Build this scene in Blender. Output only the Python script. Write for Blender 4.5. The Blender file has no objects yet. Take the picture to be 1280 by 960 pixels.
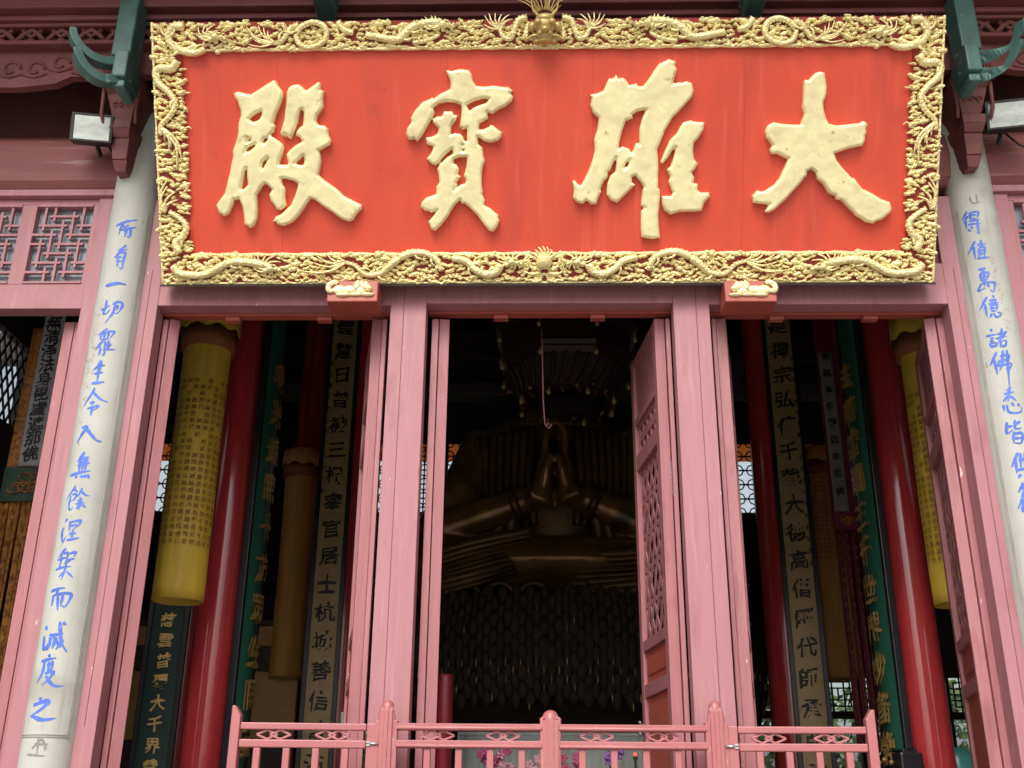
import bpy, bmesh, math, random
import numpy as np
from mathutils import Vector, Matrix
S = bpy.context.scene
C = S.collection
rad = math.radians
random.seed(7)

# ------------------------------------------------------------------ camera
FPX, PITCH, YAW, ROLL, CX, DIST, EYE = 1327.0, 0.37719, 0.02658, 0.009326, -0.0739, 6.35, 1.6
fw = Vector((-math.sin(YAW)*math.cos(PITCH), math.cos(YAW)*math.cos(PITCH), math.sin(PITCH)))
_r = Vector((math.cos(YAW), math.sin(YAW), 0)); _u = _r.cross(fw)
rt = math.cos(ROLL)*_r + math.sin(ROLL)*_u
up = -math.sin(ROLL)*_r + math.cos(ROLL)*_u
EYEP = Vector((CX, -DIST, EYE))
cam = bpy.data.cameras.new('Camera'); co = bpy.data.objects.new('Camera', cam); C.objects.link(co)
cam.sensor_fit = 'HORIZONTAL'; cam.sensor_width = 36; cam.lens = 36*FPX/1280
cam.clip_end = 2000; cam.clip_start = .05
co.matrix_world = Matrix(((rt.x, up.x, -fw.x, EYEP.x), (rt.y, up.y, -fw.y, EYEP.y), (rt.z, up.z, -fw.z, EYEP.z), (0, 0, 0, 1)))
S.camera = co

# ------------------------------------------------------------------ light
W = bpy.data.worlds.new('World'); S.world = W; W.use_nodes = True
wn = W.node_tree; wn.nodes.clear()
sk = wn.nodes.new('ShaderNodeTexSky'); sk.sky_type = 'NISHITA'; sk.sun_disc = False
sk.sun_elevation = rad(41); sk.sun_rotation = rad(190); sk.dust_density = 5; sk.ozone_density = .6; sk.air_density = 1.0
bg = wn.nodes.new('ShaderNodeBackground'); bg.inputs[1].default_value = .13
wo = wn.nodes.new('ShaderNodeOutputWorld')
hs = wn.nodes.new('ShaderNodeHueSaturation'); hs.inputs['Saturation'].default_value = .38; hs.inputs['Value'].default_value = 1.1
wn.links.new(sk.outputs[0], hs.inputs['Color']); wn.links.new(hs.outputs[0], bg.inputs[0]); wn.links.new(bg.outputs[0], wo.inputs[0])
sl = bpy.data.lights.new('Sun', 'SUN'); sl.energy = 1.3; sl.angle = rad(28); sl.color = (1, .96, .9)
so = bpy.data.objects.new('Sun', sl); C.objects.link(so)
az = rad(8)
so.rotation_euler = Vector((math.sin(az)*math.cos(rad(41)), math.cos(az)*math.cos(rad(41)), -math.sin(rad(41)))).to_track_quat('-Z', 'Y').to_euler()
so.location = (0, -20, 20)
S.view_settings.view_transform = 'Standard'; S.view_settings.look = 'None'
S.view_settings.gamma = 1; S.view_settings.use_curve_mapping = False
S.view_settings.exposure = .42
S.render.engine = 'CYCLES'
S.cycles.use_denoising = True
S.cycles.max_bounces = 8; S.cycles.diffuse_bounces = 5

# ------------------------------------------------------------------ helpers
def ray(px, py):
    return fw + rt*((px-640)/FPX) + up*((480-py)/FPX)
def at(px, py, Y):
    d = ray(px, py); t = (Y+DIST)/d.y
    return EYEP + d*t
def zat(py, Y, px=640):
    return at(px, py, Y).z

class MB:
    def __init__(s, xf=None):
        s.v = []; s.f = []; s.sm = []; s.xf = xf
    def add(s, vs, fs, sm=False):
        n = len(s.v)
        s.v += [s.xf(*v) for v in vs] if s.xf else [tuple(v) for v in vs]
        for f in fs:
            s.f.append(tuple(i+n for i in f)); s.sm.append(sm)
    def box(s, x0, x1, y0, y1, z0, z1):
        s.add([(x0,y0,z0),(x1,y0,z0),(x1,y1,z0),(x0,y1,z0),(x0,y0,z1),(x1,y0,z1),(x1,y1,z1),(x0,y1,z1)],
              [(0,3,2,1),(4,5,6,7),(0,1,5,4),(1,2,6,5),(2,3,7,6),(3,0,4,7)])
    def bar(s, a, b, w, d, nrm=(0,1,0)):
        """box from a to b, width w across, depth d along nrm"""
        a = Vector(a); b = Vector(b); n = Vector(nrm).normalized(); t = (b-a).normalized(); q = t.cross(n).normalized()
        vs = []
        for p in (a, b):
            for i, j in ((-1,-1),(1,-1),(1,1),(-1,1)):
                vs.append(p + q*(w/2*i) + n*(d/2*j))
        s.add(vs, [(0,1,2,3),(7,6,5,4),(0,4,5,1),(1,5,6,2),(2,6,7,3),(3,7,4,0)])
    def prism(s, poly, f0, f1, sm=False):
        """poly 2D; f0,f1 map (u,v)->3D for the two caps"""
        n = len(poly)
        vs = [f0(*p) for p in poly] + [f1(*p) for p in poly]
        s.add(vs, [tuple(range(n)), tuple(range(2*n-1, n-1, -1))] + [(i, n+i, n+(i+1) % n, (i+1) % n) for i in range(n)], sm)
    def tube(s, pts, r, n=8, flat=1.0, nrm=None, cap=True):
        pts = [Vector(p) for p in pts]; m = len(pts)
        rr = r if isinstance(r, (list, tuple)) else [r]*m
        vs = []
        for i, p in enumerate(pts):
            t = (pts[min(i+1, m-1)] - pts[max(i-1, 0)])
            t = t.normalized() if t.length > 1e-9 else Vector((0,0,1))
            a = Vector(nrm) if nrm else (Vector((0,1,0)) if abs(t.y) < .9 else Vector((1,0,0)))
            q = t.cross(a).normalized(); a2 = q.cross(t).normalized()
            for k in range(n):
                an = 2*math.pi*k/n
                vs.append(p + q*(rr[i]*math.cos(an)) + a2*(rr[i]*flat*math.sin(an)))
        fs = [(i*n+k, i*n+(k+1) % n, (i+1)*n+(k+1) % n, (i+1)*n+k) for i in range(m-1) for k in range(n)]
        if cap:
            fs += [tuple(range(n-1, -1, -1)), tuple(range((m-1)*n, m*n))]
        s.add(vs, fs, True)
    def ell(s, c, r, n=8, m=5, ax=None, half=False):
        ax = ax or ((1,0,0),(0,1,0),(0,0,1))
        A = [Vector(a).normalized() for a in ax]; c = Vector(c); vs = []
        r = r if isinstance(r, (tuple, list)) else (r, r, r)
        for i in range(m+1):
            th = math.pi*(i/m)*(0.5 if half else 1)
            for k in range(n):
                ph = 2*math.pi*k/n
                vs.append(c + A[0]*(r[0]*math.sin(th)*math.cos(ph)) + A[1]*(r[1]*math.sin(th)*math.sin(ph)) + A[2]*(r[2]*math.cos(th)))
        s.add(vs, [(i*n+k, (i+1)*n+k, (i+1)*n+(k+1) % n, i*n+(k+1) % n) for i in range(m) for k in range(n)], True)
    def lathe(s, prof, c=(0,0,0), n=24, sm=True, a0=0, a1=2*math.pi, cap=True):
        full = abs(a1-a0-2*math.pi) < 1e-6
        k1 = n if full else n+1; vs = []
        for r, z in prof:
            for k in range(k1):
                a = a0+(a1-a0)*k/n
                vs.append((c[0]+r*math.cos(a), c[1]+r*math.sin(a), c[2]+z))
        fs = []
        for i in range(len(prof)-1):
            for k in range(n):
                k2 = (k+1) % k1 if full else k+1
                fs.append((i*k1+k, i*k1+k2, (i+1)*k1+k2, (i+1)*k1+k))
        s.add(vs, fs, sm)
        if full and cap:
            for i in (0, len(prof)-1):
                if prof[i][0] > 1e-4:
                    ring = [(c[0]+prof[i][0]*math.cos(2*math.pi*k/n), c[1]+prof[i][0]*math.sin(2*math.pi*k/n), c[2]+prof[i][1]) for k in range(n)]
                    s.add(ring, [tuple(range(n))[::(-1 if i == 0 else 1)]], False)
    def mesh(s, name):
        me = bpy.data.meshes.new(name)
        me.from_pydata([tuple(v) for v in s.v], [], s.f)
        me.polygons.foreach_set('use_smooth', s.sm)
        me.update()
        return me
    def build(s, name, mat, parent=None, bevel=0, seg=2):
        me = s.mesh(name)
        return link(name, me, mat, parent, bevel, seg)

def link(name, me, mat, parent=None, bevel=0, seg=2):
    o = bpy.data.objects.new(name, me); C.objects.link(o)
    if mat and not me.materials: me.materials.append(mat)
    if parent is not None:
        o.parent = parent
        w = origin_of(parent)
        o.matrix_parent_inverse = Matrix.Identity(4)
        o.location = (-w.x, -w.y, -w.z)
    if bevel:
        b = o.modifiers.new('bevel', 'BEVEL'); b.width = bevel; b.segments = seg; b.limit_method = 'ANGLE'; b.angle_limit = rad(40)
    return o
ORG = {}
def origin_of(o):
    return ORG.get(o.name, Vector((0,0,0))) if o.type == 'EMPTY' else Vector((0,0,0))
def thing(name, label, cat, loc, group=None):
    o = bpy.data.objects.new(name, None); C.objects.link(o)
    o.empty_display_size = .1
    o.location = loc; o['label'] = label; o['category'] = cat
    if group: o['group'] = group
    ORG[o.name] = Vector(loc)
    return o
def tag(o, label, cat, group=None):
    o['label'] = label; o['category'] = cat
    if group: o['group'] = group
    return o
def struct(o):
    o['kind'] = 'structure'; return o
def dup(root, loc, label, rotz=0, mirror=False):
    r = root.copy(); C.objects.link(r); r.location = loc; r['label'] = label
    r.rotation_euler = (0, 0, rotz)
    for ch in list(root.children):
        c = ch.copy(); C.objects.link(c); c.parent = r
        for g in ch.children:
            d = g.copy(); C.objects.link(d); d.parent = c
    return r

# ------------------------------------------------------------------ materials
MATS = {}
def mat(name, col, rough=.6, metal=0, var=.15, scale=6, stretch=(1,1,1), bump=0, bscale=40, spec=.5, extra=None, coat=0):
    m = bpy.data.materials.new(name); m.use_nodes = True
    nt = m.node_tree; b = nt.nodes['Principled BSDF']
    b.inputs['Roughness'].default_value = rough; b.inputs['Metallic'].default_value = metal
    b.inputs['Specular IOR Level'].default_value = spec
    if coat:
        b.inputs['Coat Weight'].default_value = coat; b.inputs['Coat Roughness'].default_value = .08
    tc = nt.nodes.new('ShaderNodeTexCoord'); mp = nt.nodes.new('ShaderNodeMapping')
    mp.inputs['Scale'].default_value = stretch
    nt.links.new(tc.outputs['Object'], mp.inputs[0])
    nz = nt.nodes.new('ShaderNodeTexNoise'); nz.inputs['Scale'].default_value = scale; nz.inputs['Detail'].default_value = 6; nz.inputs['Roughness'].default_value = .65
    nt.links.new(mp.outputs[0], nz.inputs['Vector'])
    rp = nt.nodes.new('ShaderNodeValToRGB')
    rp.color_ramp.elements[0].position = .3; rp.color_ramp.elements[1].position = .7
    rp.color_ramp.elements[0].color = tuple(max(0, c*(1-var)) for c in col)+(1,)
    rp.color_ramp.elements[1].color = tuple(min(1, c*(1+var)) for c in col)+(1,)
    nt.links.new(nz.outputs['Fac'], rp.inputs[0])
    out = rp.outputs[0]
    if extra:
        # list of (color, scale, threshold, softness, stretch)
        for ecol, esc, th, soft, est in extra:
            mp2 = nt.nodes.new('ShaderNodeMapping'); mp2.inputs['Scale'].default_value = est
            mp2.inputs['Location'].default_value = (esc*.37, th*11, soft*7)
            nt.links.new(tc.outputs['Object'], mp2.inputs[0])
            n2 = nt.nodes.new('ShaderNodeTexNoise'); n2.inputs['Scale'].default_value = esc; n2.inputs['Detail'].default_value = 5
            nt.links.new(mp2.outputs[0], n2.inputs['Vector'])
            mr = nt.nodes.new('ShaderNodeMapRange'); mr.inputs['From Min'].default_value = th; mr.inputs['From Max'].default_value = th+soft
            nt.links.new(n2.outputs['Fac'], mr.inputs['Value'])
            mx = nt.nodes.new('ShaderNodeMix'); mx.data_type = 'RGBA'
            nt.links.new(mr.outputs[0], mx.inputs['Factor']); nt.links.new(out, mx.inputs[6])
            mx.inputs[7].default_value = tuple(ecol)+(1,)
            out = mx.outputs[2]
    nt.links.new(out, b.inputs['Base Color'])
    if bump:
        nb = nt.nodes.new('ShaderNodeTexNoise'); nb.inputs['Scale'].default_value = bscale; nb.inputs['Detail'].default_value = 4
        nt.links.new(mp.outputs[0], nb.inputs['Vector'])
        bp = nt.nodes.new('ShaderNodeBump'); bp.inputs['Strength'].default_value = bump; bp.inputs['Distance'].default_value = .01
        nt.links.new(nb.outputs['Fac'], bp.inputs['Height']); nt.links.new(bp.outputs[0], b.inputs['Normal'])
    MATS[name] = m
    return m

PINK = mat('pink_paint', (.36,.150,.168), .55, var=.07, scale=3, stretch=(6,6,.5), bump=.15, bscale=18,
           extra=[((.41,.20,.215), 7, .56, .2, (4,4,.3)), ((.28,.105,.115), 3.5, .57, .2, (2,2,.6)), ((.25,.095,.10), 30, .64, .12, (8,8,.12)), ((.70,.58,.54), 26, .735, .03, (1,1,.3)), ((.2,.06,.06), 14, .73, .04, (6,6,.25))])
PINKD = mat('pink_paint_door', (.345,.128,.138), .5, var=.09, scale=3, stretch=(6,6,.5), bump=.15, bscale=18,
            extra=[((.39,.17,.175), 7, .58, .2, (4,4,.3)), ((.24,.07,.07), 3.5, .58, .16, (2,2,.5)), ((.18,.055,.055), 30, .62, .1, (8,8,.12)), ((.70,.56,.5), 24, .735, .03, (1,1,.25)), ((.2,.06,.06), 14, .72, .05, (6,6,.25))])
PANELRED = mat('door_panel_red', (.36,.075,.05), .45, var=.12, scale=4)
RAILPINK = mat('rail_pink', (.375,.122,.126), .38, var=.06, scale=5, bump=.05, extra=[((.25,.07,.07), 20, .73, .04, (1,1,1))])
GROOVE = mat('seam_dark', (.2,.06,.06), .8)
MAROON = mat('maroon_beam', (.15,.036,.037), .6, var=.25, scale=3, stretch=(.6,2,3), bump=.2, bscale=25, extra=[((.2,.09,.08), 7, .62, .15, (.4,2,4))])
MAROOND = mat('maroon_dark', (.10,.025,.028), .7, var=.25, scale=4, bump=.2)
BEAM = mat('weathered_beam', (.22,.065,.06), .6, var=.2, scale=3, stretch=(.5,2,4), bump=.25, bscale=20, extra=[((.36,.22,.19), 6, .62, .12, (.35,2,7))])
FRIEZE = mat('frieze_red', (.145,.040,.038), .65, var=.3, scale=8, bump=.3)
PENDANT = mat('pendant_redbrown', (.19,.06,.055), .6, var=.25, scale=10, bump=.2)
GREENB = mat('bracket_green', (.05,.125,.11), .45, var=.3, scale=7, bump=.2, extra=[((.2,.32,.27), 9, .66, .1, (1,1,1))])
STONE = mat('white_column', (.44,.445,.405), .75, var=.06, scale=5, stretch=(2,2,1), bump=.15, bscale=60,
            extra=[((.34,.34,.30), 3, .50, .25, (1,1,.5)), ((.35,.345,.31), 9, .60, .14, (3,3,.25)), ((.30,.29,.24), 1.3, .56, .2, (1,1,2)), ((.33,.28,.22), 20, .7, .06, (1,1,.6)), ((.12,.11,.1), 45, .755, .02, (1,1,1))])
STONEL = mat('column_moulding', (.34,.335,.29), .8, var=.1, scale=8)
STAIN = mat('faded_ink', (.42,.34,.26), .85, var=.2, scale=30)
mat('grey_ink', (.24,.225,.19), .85)
BLUE = mat('blue_ink', (.065,.145,.56), .6, var=.25, scale=14, extra=[((.36,.40,.50), 70, .66, .05, (1,1,1))])
PLAQ = mat('plaque_red', (.66,.070,.033), .55, var=.05, scale=2.2, bump=.12, bscale=14,
           extra=[((.45,.05,.035), 2.2, .6, .25, (1,1,1)), ((.33,.05,.04), 5, .69, .12, (1,.5,1)), ((.52,.058,.036), 1.2, .48, .3, (4,1,.5)), ((.70,.11,.06), 2.5, .58, .25, (6,1,.25)), ((.45,.06,.045), 24, .70, .06, (1,1,.4)), ((.68,.10,.055), 1.5, .6, .3, (8,1,.3))])
FRAMERED = mat('frame_ground_red', (.27,.028,.018), .6, var=.15, scale=9)
DARKWOOD = mat('dark_wood', (.045,.026,.022), .55, var=.25, scale=6)
BLACK = mat('black_paint', (.012,.012,.016), .35, var=.2, scale=9)
LACQ = mat('red_lacquer', (.46,.04,.046), .17, var=.18, scale=4, stretch=(3,3,.5), bump=.14, bscale=7, coat=.5,
           extra=[((.48,.10,.07), 4, .56, .2, (5,5,.2))])
GREEND = mat('board_green', (.018,.10,.065), .38, var=.12, scale=6)
GOLDBOARD = mat('board_gold', (.40,.29,.125), .42, metal=.15, var=.14, scale=7, bump=.08)
GILT = mat('gilt_letters', (.82,.60,.22), .35, metal=.45, var=.2, scale=18, bump=.2)
mat('gilt_dim', (.58,.40,.13), .35, metal=.5, var=.25, scale=18)
YELLOW = mat('yellow_silk', (.70,.485,.055), .5, var=.08, scale=4, stretch=(5,5,.3), bump=.1)
ORANGE = mat('orange_silk', (.50,.20,.03), .6, var=.15, scale=9, bump=.2, extra=[((.24,.085,.02), 26, .53, .05, (1,1,1)), ((.60,.33,.08), 40, .60, .05, (1,1,1))])
ORBAND = mat('band_rust', (.30,.10,.03), .6, var=.15, scale=9)
OCHRE = mat('ochre_silk', (.62,.31,.07), .6, var=.12, scale=5, stretch=(4,4,.4))
SUTRA = mat('sutra_ink', (.31,.17,.04), .7, var=.2, scale=20)
PAPER = mat('white_strip', (.56,.58,.62), .7, var=.04, scale=5)
INK = mat('black_ink', (.012,.012,.014), .5)
GREENP = mat('green_patch', (.05,.10,.075), .7, var=.4, scale=14)
ORCRIMSON = mat('crimson_cloth', (.16,.015,.03), .7, var=.3, scale=12)
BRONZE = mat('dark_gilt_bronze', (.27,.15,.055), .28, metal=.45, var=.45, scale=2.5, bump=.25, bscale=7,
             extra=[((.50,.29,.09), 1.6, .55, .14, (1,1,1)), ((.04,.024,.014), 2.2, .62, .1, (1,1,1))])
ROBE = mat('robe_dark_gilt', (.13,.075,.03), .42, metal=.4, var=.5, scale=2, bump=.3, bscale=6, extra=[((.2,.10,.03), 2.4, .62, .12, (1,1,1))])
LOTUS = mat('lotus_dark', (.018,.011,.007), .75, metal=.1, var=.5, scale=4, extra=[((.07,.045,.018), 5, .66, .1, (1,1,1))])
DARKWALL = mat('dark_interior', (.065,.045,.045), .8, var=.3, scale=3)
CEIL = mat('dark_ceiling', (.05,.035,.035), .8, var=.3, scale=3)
OCHREWALL = mat('ochre_panel', (.55,.33,.12), .7, var=.15, scale=3)
TILEFLOOR = mat('hall_paving', (.27,.24,.21), .5, var=.15, scale=4, bump=.1)
PAVING = mat('courtyard_paving', (.34,.33,.30), .8, var=.15, scale=1.5, bump=.2)
ROOFT = mat('roof_tile', (.07,.07,.075), .7, var=.25, scale=6, bump=.2)
LAMPBODY = mat('lamp_body', (.015,.016,.02), .45, var=.15, scale=20)
LAMPFACE = mat('lamp_reflector', (.46,.50,.48), .25, metal=.35, var=.3, scale=6, stretch=(1,1,2))
METAL = mat('bare_metal', (.5,.5,.5), .3, metal=.9)
CANDLE = mat('red_candle', (.27,.018,.03), .4, var=.12, scale=7)
LEAF = mat('leaf_green', (.06,.11,.03), .6, var=.5, scale=3)
BARK = mat('bark', (.10,.075,.05), .9, var=.3, scale=9, bump=.4)
PETALP = mat('orchid_pink', (.40,.06,.16), .6, var=.25, scale=30)
PETALV = mat('orchid_violet', (.24,.09,.34), .6, var=.25, scale=30)
LEAFD = mat('orchid_leaf', (.03,.09,.03), .4, var=.2, scale=12)
CLOTHW = mat('altar_cloth', (.30,.33,.31), .7, var=.12, scale=5)
TEAL = mat('teal_glaze', (.06,.26,.25), .25, var=.15, scale=9)
GREENBOX = mat('green_box', (.04,.15,.09), .4, var=.1, scale=9)
POT = mat('pot_white', (.5,.5,.47), .35)

def edge_wear(m, col, rad_=.010, amt=.8):
    nt = m.node_tree; b = nt.nodes['Principled BSDF']; src = b.inputs['Base Color'].links[0].from_socket
    bv = nt.nodes.new('ShaderNodeBevel'); bv.samples = 4; bv.inputs['Radius'].default_value = rad_
    ge = nt.nodes.new('ShaderNodeNewGeometry'); dt = nt.nodes.new('ShaderNodeVectorMath'); dt.operation = 'DOT_PRODUCT'
    nt.links.new(bv.outputs[0], dt.inputs[0]); nt.links.new(ge.outputs['Normal'], dt.inputs[1])
    tc = [n for n in nt.nodes if n.type == 'TEX_COORD'][0]
    nz = nt.nodes.new('ShaderNodeTexNoise'); nz.inputs['Scale'].default_value = 11; nz.inputs['Detail'].default_value = 7; nz.inputs['Roughness'].default_value = .7
    nt.links.new(tc.outputs['Object'], nz.inputs['Vector'])
    ma = nt.nodes.new('ShaderNodeMapRange'); ma.inputs['From Min'].default_value = .985; ma.inputs['From Max'].default_value = .80
    nt.links.new(dt.outputs['Value'], ma.inputs['Value'])
    mb_ = nt.nodes.new('ShaderNodeMapRange'); mb_.inputs['From Min'].default_value = .52; mb_.inputs['From Max'].default_value = .66
    nt.links.new(nz.outputs['Fac'], mb_.inputs['Value'])
    mu = nt.nodes.new('ShaderNodeMath'); mu.operation = 'MULTIPLY'; nt.links.new(ma.outputs[0], mu.inputs[0]); nt.links.new(mb_.outputs[0], mu.inputs[1])
    m2 = nt.nodes.new('ShaderNodeMath'); m2.operation = 'MULTIPLY'; m2.inputs[1].default_value = amt; nt.links.new(mu.outputs[0], m2.inputs[0])
    mx = nt.nodes.new('ShaderNodeMix'); mx.data_type = 'RGBA'; nt.links.new(m2.outputs[0], mx.inputs['Factor']); nt.links.new(src, mx.inputs[6])
    mx.inputs[7].default_value = tuple(col)+(1,); nt.links.new(mx.outputs[2], b.inputs['Base Color'])
for m_ in (PINK, PINKD, RAILPINK): edge_wear(m_, (.58, .40, .36))
edge_wear(PENDANT, (.34, .2, .17)); edge_wear(GREENB, (.25, .33, .29)); edge_wear(MAROON, (.26, .13, .12))

def gold_mat(name, col, crack):
    m = mat(name, col, .34, metal=.26, var=.13, scale=7, bump=.10, bscale=30, extra=[((.55,.42,.18), 16, .66, .1, (1,1,1)), ((.40,.28,.11), 40, .71, .05, (1,1,1))])
    nt = m.node_tree; b = nt.nodes['Principled BSDF']
    src = b.inputs['Base Color'].links[0].from_socket
    tc = [n for n in nt.nodes if n.type == 'TEX_COORD'][0]
    if crack:
        nz = nt.nodes.new('ShaderNodeTexNoise'); nz.inputs['Scale'].default_value = 9
        nt.links.new(tc.outputs['Object'], nz.inputs['Vector'])
        ad = nt.nodes.new('ShaderNodeVectorMath'); ad.operation = 'MULTIPLY_ADD'; ad.inputs[1].default_value = (.06,.06,.06)
        nt.links.new(nz.outputs['Color'], ad.inputs[0]); nt.links.new(tc.outputs['Object'], ad.inputs[2])
        vo = nt.nodes.new('ShaderNodeTexVoronoi'); vo.feature = 'DISTANCE_TO_EDGE'; vo.inputs['Scale'].default_value = 11
        nt.links.new(ad.outputs[0], vo.inputs['Vector'])
        mr = nt.nodes.new('ShaderNodeMapRange'); mr.inputs['From Min'].default_value = .01; mr.inputs['From Max'].default_value = .035
        mr.inputs['To Min'].default_value = crack; mr.inputs['To Max'].default_value = 0
        nt.links.new(vo.outputs['Distance'], mr.inputs['Value'])
        n3 = nt.nodes.new('ShaderNodeTexNoise'); n3.inputs['Scale'].default_value = 2.3
        nt.links.new(tc.outputs['Object'], n3.inputs['Vector'])
        m3 = nt.nodes.new('ShaderNodeMapRange'); m3.inputs['From Min'].default_value = .46; m3.inputs['From Max'].default_value = .56
        nt.links.new(n3.outputs['Fac'], m3.inputs['Value'])
        mu = nt.nodes.new('ShaderNodeMath'); mu.operation = 'MULTIPLY'
        nt.links.new(mr.outputs[0], mu.inputs[0]); nt.links.new(m3.outputs[0], mu.inputs[1])
        mx = nt.nodes.new('ShaderNodeMix'); mx.data_type = 'RGBA'
        nt.links.new(mu.outputs[0], mx.inputs['Factor']); nt.links.new(src, mx.inputs[6])
        mx.inputs[7].default_value = (.42,.30,.12,1)
        nt.links.new(mx.outputs[2], b.inputs['Base Color'])
    return m
GOLDCHAR = gold_mat('gold_leaf_letters', (.95,.83,.47), .16)
GOLDFR = gold_mat('gold_leaf_carving', (.95,.80,.40), 0)
def scales(m, sc, st):
    nt = m.node_tree; b = nt.nodes['Principled BSDF']; old = b.inputs['Normal'].links[0].from_node
    tc = [n for n in nt.nodes if n.type == 'TEX_COORD'][0]
    vo = nt.nodes.new('ShaderNodeTexVoronoi'); vo.inputs['Scale'].default_value = sc
    nt.links.new(tc.outputs['Object'], vo.inputs['Vector'])
    bp = nt.nodes.new('ShaderNodeBump'); bp.inputs['Strength'].default_value = st; bp.inputs['Distance'].default_value = .012; bp.invert = True
    nt.links.new(vo.outputs['Distance'], bp.inputs['Height']); nt.links.new(old.outputs[0], bp.inputs['Normal']); nt.links.new(bp.outputs[0], b.inputs['Normal'])
scales(GOLDFR, 65, .5)
scales(GOLDCHAR, 13, .35)
GOLDFR.node_tree.nodes['Principled BSDF'].inputs['Metallic'].default_value = .32
GOLDHEAD = gold_mat('gold_leaf_worn', (.50,.36,.13), 0)

def glass_mat(name, col, mix=.9):
    m = bpy.data.materials.new(name); m.use_nodes = True; nt = m.node_tree; nt.nodes.clear()
    o = nt.nodes.new('ShaderNodeOutputMaterial'); t = nt.nodes.new('ShaderNodeBsdfTransparent'); g = nt.nodes.new('ShaderNodeBsdfGlossy')
    t.inputs[0].default_value = tuple(col)+(1,); g.inputs['Roughness'].default_value = .1
    x = nt.nodes.new('ShaderNodeMixShader'); x.inputs[0].default_value = 1-mix
    nt.links.new(t.outputs[0], x.inputs[1]); nt.links.new(g.outputs[0], x.inputs[2]); nt.links.new(x.outputs[0], o.inputs[0])
    return m
GLASS = glass_mat('window_glass', (.98,1,.99), .96)
GLASSO = glass_mat('orange_glass', (.62,.30,.14))
PANE = mat('transom_pane', (.24,.275,.33), .25, var=.35, scale=3)  # grey-blue base colour stands in for sky reflected in the glass

# ------------------------------------------------------------------ writing
_gc = {}
def glyph(ch, bold=0.0):
    """unit-box outline of a character: verts (u,v in -.5...5), faces"""
    k = (ch, bold)
    if k in _gc: return _gc[k]
    cu = bpy.data.curves.new('g', 'FONT'); cu.body = ch; cu.resolution_u = 2; cu.offset = bold
    o = bpy.data.objects.new('g', cu); C.objects.link(o)
    bpy.context.view_layer.update()
    me = bpy.data.meshes.new_from_object(o.evaluated_get(bpy.context.evaluated_depsgraph_get()))
    vs = [v.co.copy() for v in me.vertices]; fs = [tuple(p.vertices) for p in me.polygons]
    bpy.data.objects.remove(o); bpy.data.curves.remove(cu); bpy.data.meshes.remove(me)
    x0 = min(v.x for v in vs); x1 = max(v.x for v in vs); y0 = min(v.y for v in vs); y1 = max(v.y for v in vs)
    s = .93
    cx, cy = (x0+x1)/2, (y0+y1)/2
    out = [((v.x-cx)/s, (v.y-cy)/s) for v in vs]
    _gc[k] = (out, fs)
    return _gc[k]
def brushify(pts, seed, amp=.035, shear=.10):
    rnd = random.Random(seed); ph = [rnd.uniform(0, 6.3) for _ in range(8)]
    o = []
    for u, v in pts:
        uu = u + amp*math.sin(7*v+ph[0]) + amp*.7*math.sin(13*u+5*v+ph[1])
        vv = v + shear*u + amp*math.sin(6*u+ph[2]) + amp*.7*math.sin(11*v+4*u+ph[3]) - .12*u*u
        o.append((uu, vv))
    return o
def write(mb, text, f, size, bold=.012, seed=0, thick=0, amp=.035):
    """text: list of (char, u, v, scale); f maps (u,v,w)->point"""
    for i, (ch, u, v, sc) in enumerate(text):
        g, fs = glyph(ch, bold)
        g = brushify(g, seed+i*13, amp)
        mb.add([f(u+a*size*sc, v+b*size*sc, thick) for a, b in g], fs)

def catmull(pts, sub=5):
    if len(pts) < 3:
        a, b = pts[0], pts[-1]
        return [tuple(a[k]+(b[k]-a[k])*i/sub for k in range(len(a))) for i in range(sub+1)]
    P = [pts[0]]+list(pts)+[pts[-1]]; out = []
    for i in range(1, len(P)-2):
        for j in range(sub):
            t = j/sub; o = []
            for k in range(len(pts[0])):
                p0, p1, p2, p3 = P[i-1][k], P[i][k], P[i+1][k], P[i+2][k]
                o.append(.5*((2*p1)+(-p0+p2)*t+(2*p0-5*p1+4*p2-p3)*t*t+(-p0+3*p1-3*p2+p3)*t**3))
            out.append(tuple(o))
    out.append(tuple(pts[-1]))
    return out

# ================================================================== SETTING
FL = 1.1                       # hall floor above the courtyard
g = MB(); g.add([(-600,-600,0),(600,-600,0),(600,600,0),(-600,600,0)], [(0,1,2,3)]); struct(g.build('courtyard', PAVING))
g = MB(); g.box(-9.5, 9.5, -1.9, 13, .004, FL); struct(g.build('hall_floor', TILEFLOOR, bevel=.01))
g = MB()
for i in range(6):
    g.box(-3, 3, -1.9-.32*(6-i), -1.903-.32*(5-i), .004, FL*(i+1)/7)
struct(g.build('steps', PAVING, bevel=.012))

# ================================================================== TEMPLE HALL
hall = thing('temple_hall', 'pink timber temple hall front with white inscribed columns and a dark interior', 'temple', (0, 0, FL))
LZ = 4.683                     # underside of the lintel
MI, MO, JI, JO = .816, 1.054, 2.620, 2.745
COLX, COLY, COLR = 2.885, .03, .153

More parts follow.
